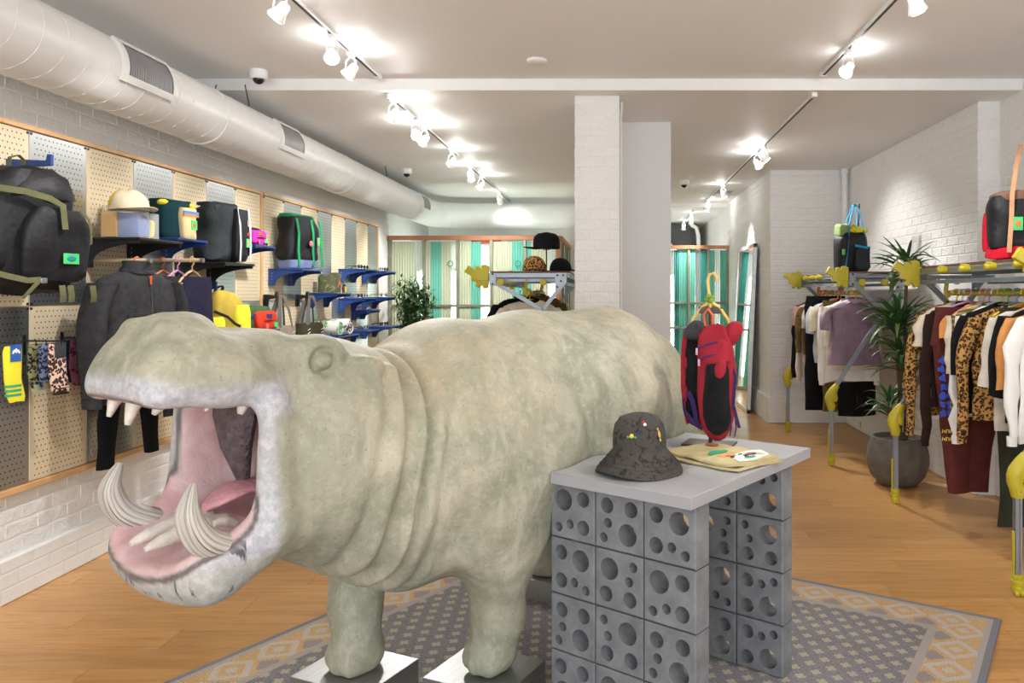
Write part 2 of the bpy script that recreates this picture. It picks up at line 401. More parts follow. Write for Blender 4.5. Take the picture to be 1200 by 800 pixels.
def lamp(x, y, z, tgt, lab, power=None, cone=62):
    t = thing('track_light', lab, 'spotlight', (x, y, z-.026), group='track spotlights')
    MB().box((0, 0, -.012), (.03, .07, .024)).build('adapter', M_white, t, bev=.003)
    d = (Vector(tgt)-Vector((x, y, z-.13))).normalized(); c = Vector((0, 0, -.115))
    u, w = frame(d)
    MB().tube([(0, 0, -.02), (.028, 0, -.05), (.034, 0, -.10), c+u*.02], .0045, 6).tube([(0, 0, -.02), (-.028, 0, -.05), (-.034, 0, -.10), c-u*.02], .0045, 6).build('yoke', M_white, t)
    b = MB(); S = [(-.05, .018), (-.04, .026), (-.01, .03), (.02, .042), (.035, .047), (.037, .043)]
    b.loft([(c+d*a, u*r, w*r) for a, r in S], 20); b.build('lamp_head', M_white, t)
    MB().loft([(c+d*.0375, u*.040, w*.040), (c+d*.042, u*.034, w*.034)], 18).build('bulb_face', M_lamp, t)
    if power is None: power = SPOT_W
    if power:
        l = bpy.data.lights.new('track_spot', 'SPOT'); l.energy = power; l.spot_size = math.radians(cone); l.spot_blend = .7; l.shadow_soft_size = .045; l.color = (1, .985, .965)
        o = bpy.data.objects.new('track_spot', l); C.objects.link(o); o.location = Vector((x, y, z-.026))+c+d*.05
        o.rotation_euler = d.to_track_quat('-Z', 'Y').to_euler()
        l = bpy.data.lights.new('lamp_spill', 'POINT'); l.energy = power*SPILL; l.shadow_soft_size = .05; l.color = (1, .985, .96)   # light leaking from the open back of the lamp
        o = bpy.data.objects.new('lamp_spill', l); C.objects.link(o); o.location = Vector((x, y, z-.026))+c-d*.11

TL = [(-1.62, 2.3, 3.0, (-2.9, 2.9, 1.4)), (-1.62, 3.72, 3.0, (-2.9, 3.9, 1.55)), (-1.62, 4.40, 3.0, (-.9, 2.6, 1.2)), (-1.62, 4.72, 3.0, (-2.9, 5.0, 1.4)),
      (-1.60, 5.55, 2.92, (-2.9, 5.9, 1.4)), (-1.60, 6.18, 2.92, (-.4, 4.0, 1.2)), (-1.60, 6.46, 2.92, (-2.9, 7.3, 1.45)), (-1.60, 7.55, 2.92, (-2.9, 8.5, 1.4)),
      (-1.60, 8.55, 2.92, (-1.5, 10.0, 1.5)), (-1.60, 9.2, 2.92, (-2.9, 9.5, 1.4)), (-1.60, 10.7, 2.92, (-1.4, 12.1, 2.1)),
      (1.42, 3.62, 3.0, (2.4, 4.4, 1.2)), (1.42, 4.67, 3.0, (-.1, 3.3, 1.0)), (1.42, 2.5, 3.0, (.2, 2.9, .8)), (1.42, 7.28, 2.92, (2.7, 7.2, 1.3)), (1.42, 7.62, 2.92, (2.3, 6.3, 1.1)), (1.42, 10.0, 2.92, (1.75, 10.2, 1.7)), (1.42, 11.7, 2.92, (.9, 12.0, 1.5))]
TN = ['front track, out of the top edge', 'front left track, nearest the duct vent', 'front left track, middle one shining at the camera', 'front left track, last before the beam',
      'left track just behind the beam', 'left rear track, second from the beam', 'left rear track, third from the beam', 'left rear track, last of the row', 'far left track, first of the pair', 'far left track, second of the pair', 'far left track, last one beside the duct elbow',
      'front right track, cut by the top edge', 'front right track, nearest the beam', 'front right track, above the display table', 'right rear track, nearer of the bright pair', 'right rear track, farther of the bright pair', 'right rear track, above the mirror', 'right rear track, at its far end']
for (x, y, z, tg), n in zip(TL, TN): lamp(x, y, z, tg, 'white track spotlight on the '+n, SPOT_W*(1 if y < 5.4 else .3 if tg[2] > 2 else .9 if (x > 0 and tg[0] > 2.6) else 1.7), 95 if (x > 0 and tg[0] > 2.6) else 66)
lamp(1.3, 13.0, 2.86, (1.2, 14, 1), 'white track spotlight in the corridor, upper one', 40); lamp(1.3, 14.4, 2.86, (1.2, 15.5, 1), 'white track spotlight in the corridor, lower one', 40)
# ------------------------------------------------------------------ hippopotamus sculpture
# local frame: b runs back along the spine (+ towards the rump), s towards the shop's right, z up
HIP_A = math.radians(55.0)
HIP_O = Vector((-.725, 2.84, 0))
GB0, GB1, GS0, GS1, GZ0, GZ1, GH = -1.22, 1.75, -.66, .70, .08, 1.52, .0108
_b = np.arange(GB0, GB1, GH, dtype=np.float32); _s = np.arange(GS0, GS1, GH, dtype=np.float32); _z = np.arange(GZ0, GZ1, GH, dtype=np.float32)
def hippo_fields(B, S, Z):
    def ell(c, r, pit=0, yaw=0):
        x, y, z = B-c[0], S-c[1], Z-c[2]
        if pit: q = math.radians(pit); cp, sp = math.cos(q), math.sin(q); x, z = x*cp+z*sp, -x*sp+z*cp
        if yaw: q = math.radians(yaw); cp, sp = math.cos(q), math.sin(q); x, y = x*cp+y*sp, -x*sp+y*cp
        k0 = np.sqrt((x/r[0])**2+(y/r[1])**2+(z/r[2])**2); k1 = np.sqrt((x/r[0]**2)**2+(y/r[1]**2)**2+(z/r[2]**2)**2)+1e-6
        return k0*(k0-1)/k1
    def cap(p, q, r0, r1, fl=1.0):
        d = [q[i]-p[i] for i in range(3)]; L = sum(k*k for k in d)
        t = np.clip(((B-p[0])*d[0]+(S-p[1])*d[1]+(Z-p[2])*d[2])/L, 0, 1)
        return np.sqrt((B-p[0]-t*d[0])**2+((S-p[1]-t*d[1])*fl)**2+(Z-p[2]-t*d[2])**2)-(r0+(r1-r0)*t)
    def rbox(c, h, r, pit=0):
        x, y, z = B-c[0], S-c[1], Z-c[2]
        if pit: q = math.radians(pit); cp, sp = math.cos(q), math.sin(q); x, z = x*cp+z*sp, -x*sp+z*cp
        ax, ay, az = abs(x)-h[0]+r, abs(y)-h[1]+r, abs(z)-h[2]+r
        return np.sqrt(np.maximum(ax, 0)**2+np.maximum(ay, 0)**2+np.maximum(az, 0)**2)+np.minimum(np.maximum(ax, np.maximum(ay, az)), 0)-r
    def su(a, b, k): h = np.clip(.5+.5*(b-a)/k, 0, 1); return b+(a-b)*h-k*h*(1-h)
    def ss(a, b, k): h = np.clip(.5-.5*(a+b)/k, 0, 1); return a+(-b-a)*h+k*h*(1-h)      # a minus b
    g = lambda x, m, w: np.exp(-((x-m)/w)**2)
    c0 = .02
    d = ell((.82, 0, .93), (.80, .49, .47))
    d = su(d, ell((1.12, -.01, .985), (.45, .42, .445)), .12)
    d = su(d, ell((.55, 0, 1.02), (.5, .36, .375)), .12)
    d = su(d, ell((.16, 0, .925), (.46, .44, .475)), .14)
    d = su(d, ell((-.10, .0, .86), (.34, .38, .40)), .12)
    d = su(d, ell((-.33, c0, .95), (.32, .345, .385), pit=18), .12)
    # shoulder and haunch masses
    d = su(d, ell((.14, .30, .74), (.24, .14, .30)), .10)
    d = su(d, ell((-.06, -.30, .74), (.24, .14, .30)), .10)
    d = su(d, ell((1.12, .28, .78), (.28, .16, .34)), .12)
    d = su(d, ell((1.18, -.32, .78), (.30, .17, .34)), .12)
    # legs
    leg = lambda b, s, fb, fs, up: su(cap((b, s, up), (fb*.5+b*.5, fs*.5+s*.5, .32), .14, .084), cap((fb*.5+b*.5, fs*.5+s*.5, .34), (fb, fs, .18), .086, .074), .05)
    for (b, s, fb, fs, up) in ((.15, .27, .165, .215, .62), (-.08, -.27, -.12, -.20, .62), (1.22, .28, 1.26, .25, .62), (1.10, -.28, 1.06, -.25, .62)):
        l = leg(b, s, fb, fs, up)
        foot = ell((fb-.015, fs, .172), (.094, .088, .075))
        for k in (-1, 0, 1): foot = su(foot, ell((fb-.085+abs(k)*.02, fs+k*.05, .155), (.036, .032, .045)), .02)
        d = su(d, su(l, foot, .04), .07)
    # head mass behind the mouth
    d = su(d, ell((-.55, c0, 1.08), (.25, .285, .285)), .10)
    d = su(d, ell((-.52, c0, .93), (.25, .27, .22), pit=-14), .10)
    # upper jaw
    u = rbox((-.80, c0, 1.308), (.20, .20, .085), .08, pit=2)
    u = su(u, ell((-.925, c0, 1.325), (.155, .22, .075), pit=47), .045)
    for q in (-1, 1):
        u = su(u, ell((-.955, c0+q*.13, 1.27), (.09, .095, .06), pit=40), .04)
        u = su(u, ell((-.83, c0+q*.175, 1.275), (.13, .09, .085)), .05)
        u = su(u, ell((-.905, c0+q*.09, 1.405), (.06, .055, .036)), .035)
    d = su(d, u, .06)
    # lower jaw: a scoop dropping forward
    lj = rbox((-.765, c0, .825), (.20, .262, .095), .09, pit=22)
    lj = su(lj, ell((-.875, c0, .765), (.105, .255, .085), pit=22), .05)
    d = su(d, lj, .06)
    # stretched cheeks joining the jaws
    for q in (-1, 1):
        d = su(d, cap((-.725, c0+q*.232, 1.20), (-.735, c0+q*.245, .86), .036, .045), .06)
    # brows and eyes
    for q in (-1, 1):
        d = su(d, ell((-.545, c0+q*.165, 1.318), (.085, .06, .055)), .05)
    # ears laid back
    for q in (-1, 1):
        d = su(d, ell((-.36, c0+q*.20, 1.265), (.075, .03, .03), pit=-20), .03)
    # mouth cavity
    mouth = rbox((-.90, c0, 1.035), (.36, .20, .175), .09)
    mouth = su(mouth, ell((-.60, c0, 1.0), (.16, .13, .15)), .06)
    d = ss(d, mouth, .035)
    pocket = ell((-.86, c0, .895), (.22, .225, .085), pit=23)         # dished floor of the lower jaw
    d = ss(d, pocket, .03)
    for q in (-1, 1): d = ss(d, ell((-.915, c0+q*.10, 1.443), (.03, .036, .014)), .012)   # nostrils
    for q in (-1, 1): d = ss(d, ell((-.557, c0+q*.24, 1.30), (.05, .05, .045)), .010)
    for q in (-1, 1): d = su(d, ell((-.555, c0+q*.198, 1.30), (.034, .032, .032)), .004)
    # toes, wrinkles, neck folds
    w1 = B+.10*(Z-1.0)*1.2-.04*np.sin(Z*5)
    nf = np.zeros_like(d)
    top = np.clip((1.36-Z)/.12, .25, 1)
    for m, a, wd in ((-.335, .014, .020), (-.245, .030, .020), (-.175, .032, .018), (-.10, .014, .018)): nf = nf+a*g(B-.32*(Z-1.0)+.10*np.sin((Z-.6)*3.2), m, wd)
    nf = nf-.016*g(B-.32*(Z-1.0)+.10*np.sin((Z-.6)*3.2), -.21, .022)-.010*g(B-.32*(Z-1.0)+.10*np.sin((Z-.6)*3.2), -.29, .025)
    d = d+nf*top*np.clip((B+.62)/.1, 0, 1)*np.clip((.45-B)/.2, 0, 1)
    fl = .013*np.sin(9*B+4*Z+2*np.sin(5*S))*np.sin(7*Z-3*B)+.008*np.sin(17*B-9*Z+3*S)*np.sin(13*Z+5*S)
    fl = fl+.016*g(B+.25*(Z-.9), .50, .03)*np.clip((1.25-Z)/.2, 0, 1)+.012*g(B-.3*(Z-.9), 1.0, .03)*np.clip((1.2-Z)/.25, 0, 1)
    d = d+fl*np.clip((B+.7)/.3, 0, 1)
    er = np.sqrt((B+.553)**2+(Z-1.30)**2)
    d = d+(.011*g(er, .034, .010)-.005*g(er, 0, .022))*(np.abs(S-c0) > .10)
    d = d+.005*g(er, .075, .014)*(np.abs(S-c0) > .10)*(Z < 1.31)
    d = np.maximum(d, .111-Z)
    return d, mouth, pocket, lj, u
def surface_nets(D, o, h):
    nx, ny, nz = D.shape; ins = D < 0
    acc = np.zeros((nx-1, ny-1, nz-1, 3), np.float32); cnt = np.zeros((nx-1, ny-1, nz-1), np.float32)
    corners = [(i, j, k) for i in (0, 1) for j in (0, 1) for k in (0, 1)]
    sl = lambda c: tuple(slice(c[a], D.shape[a]-1+c[a]) for a in range(3))
    for a in corners:
        for ax in range(3):
            if a[ax]: continue
            b = list(a); b[ax] = 1; b = tuple(b)
            da, db = D[sl(a)], D[sl(b)]; m = (da < 0) != (db < 0)
            if not m.any(): continue
            t = np.where(m, da/np.where(m, da-db, 1), 0)
            for k in range(3): acc[..., k] += np.where(m, (t if k == ax else a[k]), 0)
            cnt += m
    act = cnt > 0; idx = -np.ones(act.shape, np.int64); ii = np.argwhere(act); idx[act] = np.arange(len(ii))
    P = (ii+acc[act]/cnt[act][:, None])*h+np.array(o)
    F = []
    for ax in range(3):
        lo = [slice(1, n-1) for n in D.shape]; lo[ax] = slice(0, D.shape[ax]-1); hi = list(lo); hi[ax] = slice(1, D.shape[ax])
        a, b = ins[tuple(lo)], ins[tuple(hi)]; e = np.argwhere(a != b)
        if not len(e): continue
        sg = a[tuple(e.T)]; base = e+np.array([0 if k == ax else 1 for k in range(3)])
        u, v = [(1, 2), (2, 0), (0, 1)][ax]; q = []
        for du, dv in ((0, 0), (-1, 0), (-1, -1), (0, -1)):
            c = base.copy(); c[:, u] += du; c[:, v] += dv; q.append(idx[tuple(c.T)])
        q = np.stack(q, 1); q[~sg] = q[~sg][:, ::-1]; F.append(q)
    return P, np.concatenate(F)
def m_hippo():
    m, nt, p = newmat('weathered_hippo_paint'); v = coords(nt)
    at = lambda n: nd(nt, 'ShaderNodeAttribute', attribute_name=n).outputs['Fac']
    n1 = noise(nt, v, 2.6, 7, .62, .7); n2 = noise(nt, v, 7, 8, .65, 1.2); n3 = noise(nt, v, 42, 6, .7); n4 = noise(nt, v, 1.3, 3, .5)
    sx = nd(nt, 'ShaderNodeSeparateXYZ', {0: v})
    cream, sage, grey = (.50, .47, .365), (.335, .375, .29), (.42, .435, .40)
    a = ramp(nt, n1.outputs[0], [(.30, (.16, .185, .115)), (.42, (.26, .28, .185)), (.54, (.42, .385, .26)), (.68, (.56, .51, .38))])
    b = ramp(nt, n2.outputs[0], [(.3, (.19, .21, .145)), (.47, (.36, .355, .28)), (.62, (.60, .56, .46))])
    c = mixc(nt, .42, a, b); c = mixc(nt, math_(nt, 'MULTIPLY', ramp(nt, n4.outputs[0], [(.42, (0, 0, 0)), (.60, (1, 1, 1))]), .45), c, (.25, .28, .20))
    wash = noise(nt, coords(nt, (7, 7, 1.1)), 1.5, 6, .6, .5).outputs[0]
    c = mixc(nt, math_(nt, 'MULTIPLY', ramp(nt, wash, [(.50, (0, 0, 0)), (.66, (1, 1, 1))]), .45), c, (.24, .25, .165))
    c = mixc(nt, math_(nt, 'MULTIPLY', ramp(nt, wash, [(.34, (1, 1, 1)), (.44, (0, 0, 0))]), .40), c, (.58, .55, .44))
    # rubbed ochre on the crown of the neck and the back, pale wash on the muzzle
    oc = math_(nt, 'MULTIPLY', at('ochre'), ramp(nt, n2.outputs[0], [(.42, (0, 0, 0)), (.62, (1, 1, 1))]))
    c = mixc(nt, math_(nt, 'MULTIPLY', oc, .7), c, (.36, .27, .14))
    c = mixc(nt, math_(nt, 'MULTIPLY', ramp(nt, n3.outputs[0], [(.52, (0, 0, 0)), (.72, (1, 1, 1))]), .28), c, (.66, .66, .60))
    c = mixc(nt, math_(nt, 'MULTIPLY', ramp(nt, noise(nt, v, 95, 2).outputs[0], [(.64, (0, 0, 0)), (.70, (1, 1, 1))]), .5), c, (.20, .20, .17))
    lav = math_(nt, 'MULTIPLY', at('lip'), ramp(nt, n2.outputs[0], [(.25, (.55, .55, .55)), (.5, (1, 1, 1))]))
    c = mixc(nt, lav, c, mixc(nt, ramp(nt, n3.outputs[0], [(.4, (0, 0, 0)), (.6, (1, 1, 1))]), (.40, .41, .45), (.58, .58, .62)))
    pinkn = ramp(nt, n2.outputs[0], [(.3, (.60, .36, .36)), (.5, (.70, .46, .46)), (.7, (.74, .56, .57))])
    c = mixc(nt, at('pink'), c, pinkn)
    dk = math_(nt, 'MULTIPLY', at('rim'), ramp(nt, n2.outputs[0], [(.2, (.4, .4, .4)), (.45, (1, 1, 1))]))
    c = mixc(nt, math_(nt, 'MULTIPLY', dk, .9), c, (.085, .075, .07))
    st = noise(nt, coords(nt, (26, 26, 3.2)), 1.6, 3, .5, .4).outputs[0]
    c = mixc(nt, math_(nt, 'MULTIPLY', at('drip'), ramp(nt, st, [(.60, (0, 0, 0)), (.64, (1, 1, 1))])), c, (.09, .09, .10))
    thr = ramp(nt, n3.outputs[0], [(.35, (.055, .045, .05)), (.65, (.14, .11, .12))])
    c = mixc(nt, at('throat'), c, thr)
    c = mixc(nt, .92, (0, 0, 0), c)
    nt.links.new(c, p.inputs['Base Color'])
    nt.links.new(math_(nt, 'SUBTRACT', .62, math_(nt, 'MULTIPLY', at('pink'), .22)), p.inputs['Roughness'])
    h = math_(nt, 'ADD', math_(nt, 'MULTIPLY', n2.outputs[0], .7), math_(nt, 'ADD', math_(nt, 'MULTIPLY', n3.outputs[0], .5), math_(nt, 'MULTIPLY', noise(nt, v, 120, 4).outputs[0], .25)))
    bump(nt, p, h, .5, .012)
    return m
M_hip = m_hippo()
hip = thing('hippo_sculpture', 'life-size pale green hippopotamus sculpture with its pink mouth wide open', 'sculpture', HIP_O, HIP_A)
# local x = b, local y = -s
_B, _S, _Z = np.meshgrid(_b, _s, _z, indexing='ij')
_D = hippo_fields(_B, _S, _Z)[0]
_P, _F = surface_nets(_D, (GB0, GS0, GZ0), GH)
for _it in range(2):       # light relaxation along edges
    A = np.zeros_like(_P); n_ = np.zeros(len(_P))
    for i in range(4):
        a, b = _F[:, i], _F[:, (i+1) % 4]
        for k in range(3): A[:, k] += np.bincount(a, _P[b, k], len(_P))+np.bincount(b, _P[a, k], len(_P))
        n_ += np.bincount(a, minlength=len(_P))+np.bincount(b, minlength=len(_P))
    _P = _P*.5+.5*A/n_[:, None]
_me = bpy.data.meshes.new('hippo_body')
_me.vertices.add(len(_P)); _me.vertices.foreach_set('co', (_P*np.array([1, -1, 1])).astype(np.float32).ravel())
_me.loops.add(len(_F)*4); _me.loops.foreach_set('vertex_index', _F[:, ::-1].astype(np.int32).ravel() if True else None)
_me.polygons.add(len(_F)); _me.polygons.foreach_set('loop_start', np.arange(0, len(_F)*4, 4, dtype=np.int32)); _me.polygons.foreach_set('loop_total', np.full(len(_F), 4, np.int32))
_me.update(calc_edges=True); _me.validate()
_bm = bmesh.new(); _bm.from_mesh(_me); bmesh.ops.recalc_face_normals(_bm, faces=_bm.faces); _bm.to_mesh(_me); _bm.free()
_me.polygons.foreach_set('use_smooth', [True]*len(_me.polygons)); _me.materials.append(M_hip)
# painted zones of the sculpture
B_, S_, Z_ = _P[:, 0], _P[:, 1], _P[:, 2]
_N = np.zeros(len(_P)*3, np.float32); _me.vertices.foreach_get('normal', _N); _N = _N.reshape(-1, 3)
nb, ns, nz = _N[:, 0], -_N[:, 1], _N[:, 2]
_, mo, po, lj_, uj_ = hippo_fields(B_, S_, Z_)
sst = lambda x, a, b: (lambda t: t*t*(3-2*t))(np.clip((x-a)/(b-a), 0, 1))
inm = np.maximum(1-sst(mo, .004, .028), 0)
floorjaw = sst(nz, -.05, .3)*(Z_ < .97)*(B_ < -.55)*(np.abs(S_-.02) < .30)*sst(-B_, .55, .6)*(Z_ > .66)*(1-sst(po, .022, .05))
pink = np.clip(np.maximum(inm*(B_ < -.45), floorjaw), 0, 1)
side = np.abs(S_-.02)
rimv = np.clip(sst(pink, .03, .25)*(1-sst(pink, .45, .85)), 0, 1)
ulip = (1-sst(Z_-.32*np.maximum(-B_-.95, 0), 1.245, 1.275))*sst(Z_, 1.15, 1.19)*sst(-B_, .66, .70)*(1-pink)
llip = sst(-B_, .70, .80)*(Z_ < .95)*(1-pink)*.5
cheek = sst(-B_, .725, .75)*(Z_ > .8)*(Z_ < 1.2)*(1-pink)*.75
lip = np.clip(ulip+llip+cheek, 0, 1)
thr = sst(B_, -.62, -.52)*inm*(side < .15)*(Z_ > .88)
och = np.clip(np.exp(-((B_+.12)/.35)**2)*sst(Z_, .9, 1.25)+.5*np.exp(-((B_-1.2)/.4)**2)*sst(Z_, .8, 1.2), 0, 1)*(B_ > -.5)
_E = np.concatenate([_F[:, [i, (i+1) % 4]] for i in range(4)])
def blur(a, k):
    for _ in range(k):
        A = np.bincount(_E[:, 0], a[_E[:, 1]], len(a))+np.bincount(_E[:, 1], a[_E[:, 0]], len(a)); n = np.bincount(_E[:, 0], minlength=len(a))+np.bincount(_E[:, 1], minlength=len(a)); a = .5*a+.5*A/n
    return a
pink = blur(pink, 8); rimv = np.clip(sst(pink, .12, .32)*(1-sst(pink, .45, .75))*1.2, 0, 1); lip = blur(lip, 4); thr = blur(thr, 3)
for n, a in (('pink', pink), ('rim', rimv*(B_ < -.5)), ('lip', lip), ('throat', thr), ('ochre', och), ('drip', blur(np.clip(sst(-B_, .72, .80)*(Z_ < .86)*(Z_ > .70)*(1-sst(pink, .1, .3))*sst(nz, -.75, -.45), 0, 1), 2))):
    _me.attributes.new(n, 'FLOAT', 'POINT').data.foreach_set('value', a.astype(np.float32))
ho = bpy.data.objects.new('hippo_body', _me); C.objects.link(ho); ho.parent = hip
HL = lambda b, s, z: Vector((b, -s, z))      # hippo coordinates to local
def m_tusk():
    m, nt, p = newmat('ridged_ivory'); v = coords(nt)
    wv = nd(nt, 'ShaderNodeTexNoise', {'Vector': nd(nt, 'ShaderNodeAttribute', attribute_name='grain').outputs['Vector'], 'Scale': 3.4, 'Detail': 6, 'Roughness': .65})
    nt.links.new(ramp(nt, wv.outputs[0], [(.33, (.10, .08, .06)), (.46, (.38, .35, .30)), (.58, (.60, .57, .51))]), p.inputs['Base Color'])
    p.inputs['Roughness'].default_value = .45; bump(nt, p, wv.outputs[0], .5, .006); return m
M_tusk = m_tusk()
M_tooth = mat('pale_tooth', (.60, .55, .48), .4, var=.2, scale=30, bmp=.3, bscale=70)
def horn(name, pts, rad, m, n=14, fl=1.0):
    # smooth a control path
    P = [Vector(p) for p in pts]; Q = []; R = []
    for i in range(len(P)-1):
        p0, p1, p2, p3 = P[max(i-1, 0)], P[i], P[i+1], P[min(i+2, len(P)-1)]
        for t in np.linspace(0, 1, 5, endpoint=False):
            t = float(t); Q.append(.5*((2*p1)+(p2-p0)*t+(2*p0-5*p1+4*p2-p3)*t*t+(3*p1-p0-3*p2+p3)*t**3)); R.append(rad[i]*(1-t)+rad[i+1]*t)
    Q.append(P[-1]); R.append(rad[-1])
    b = MB().tube(Q, R, n); o = b.build(name, m, hip, fix=False); k = len(Q)
    o.data.attributes.new('grain', 'FLOAT_VECTOR', 'POINT').data.foreach_set('vector', [x for j in range(k) for i in range(n) for x in (1.6*math.cos(2*PI*i/n), 1.6*math.sin(2*PI*i/n), .35*j/k+R[0]*40)])
    return o
for q in (-1, 1):
    s0 = .02+q*.195
    horn('tusk', [HL(-.76, s0-q*.01, .80), HL(-.845, s0+q*.012, .83), HL(-.915, s0+q*.025, .875), HL(-.945, s0+q*.025, .945), HL(-.925, s0+q*.012, 1.015)], [.042, .042, .039, .031, .008], M_tusk, n=18)
# lower incisors lying forward, two small pegs
for (s0, b1, z1, w) in ((-.03, -1.03, .83, .017), (.055, -1.03, .83, .017)):
    horn('lower_incisor', [HL(-.75, s0, .85), HL(-.83, s0, .855), HL(-.91, s0, .84), HL(-.965, s0, .825)], [.021, .024, .02, .008], M_tooth)
for s0 in (-.085, .125):
    horn('peg_tooth', [HL(-.76, s0, .855), HL(-.79, s0, .87), HL(-.82, s0, .87)], [.012, .014, .009], M_tooth)
# upper teeth hanging from the front of the palate
for (b0, s0, L, w) in ((-.955, -.13, .06, .022), (-.985, -.06, .075, .018), (-.985, .05, .09, .022), (-.955, .125, .05, .018), (-.86, .195, .045, .011), (-.76, .185, .075, .024)):
    horn('upper_tooth', [HL(b0+.01, s0, 1.24), HL(b0-.005, s0, 1.21), HL(b0-.02, s0, 1.225-L*.75)], [w, w*.9, w*.3], M_tooth)
# tongue, and the wrinkled flesh of the throat
M_tongue = mat('pink_tongue', (.62, .30, .33), .45, var=.15, bmp=.6, bscale=55)
b = MB(); secs = []
for t in np.linspace(0, 1, 9):
    t = float(t); r = .062*math.sin(PI*min(.98, .25+.75*(1-t)*1.0)) if t > .6 else .062
    r = .064*(1-max(0, t-.6)**2*4.6)
    secs.append((HL(-.57-.20*t, -.025, .905-.03*t*t+.015*math.sin(t*3)), HL(0, r, 0), Vector((0, 0, .024*(1-.4*t)))))
b.loft(secs, 18); b.build('tongue', M_tongue, hip)
M_fur = mat('dark_throat_flesh', (.10, .075, .08), .8, var=.4, scale=40, bmp=1, bscale=90)
b = MB().loft([(HL(-.67, -.035, 1.22), HL(0, .115, 0), HL(.03, 0, 0)), (HL(-.675, -.035, 1.13), HL(0, .105, 0), HL(.04, 0, 0)), (HL(-.665, -.045, 1.03), HL(0, .065, 0), HL(.035, 0, 0)), (HL(-.64, -.055, .94), HL(0, .028, 0), HL(.02, 0, 0)), (HL(-.63, -.06, .90), HL(0, .01, 0), HL(.01, 0, 0))], 16)
b.build('uvula', M_fur, hip)
# stainless plinths under the front feet
def m_steel():
    m, nt, p = newmat('brushed_steel'); n = noise(nt, coords(nt, (2, 160, 160)), 3, 3)
    nt.links.new(ramp(nt, n.outputs[0], [(.3, (.36, .36, .36)), (.7, (.46, .46, .46))]), p.inputs['Base Color']); p.inputs['Metallic'].default_value = 1; p.inputs['Roughness'].default_value = .45
    return m
M_steel = m_steel()
PLN = [((.145, .20), 'near front'), ((-.125, -.20), 'far front'), ((1.26, .25), 'near hind'), ((1.06, -.25), 'far hind')]
PLL = ['brushed steel plinth under the hippo front leg nearer the display table', 'brushed steel plinth under the hippo front leg nearer the left wall', 'brushed steel plinth under the hippo hind leg hidden behind the table', 'brushed steel plinth under the far hippo hind leg']
for ((pb, ps), _n), lab in zip(PLN, PLL):
    ca, sa = math.cos(HIP_A), math.sin(HIP_A); X = HIP_O.x+ca*pb+sa*ps; Y = HIP_O.y+sa*pb-ca*ps
    o = MB().box((0, 0, .0605), (.30, .34, .099)).build('steel_plinth', M_steel, bev=.002); o.location = (X, Y, .0); o.rotation_euler = (0, 0, math.radians(66)); tag(o, lab, 'plinth', 'plinths under the hippo feet')
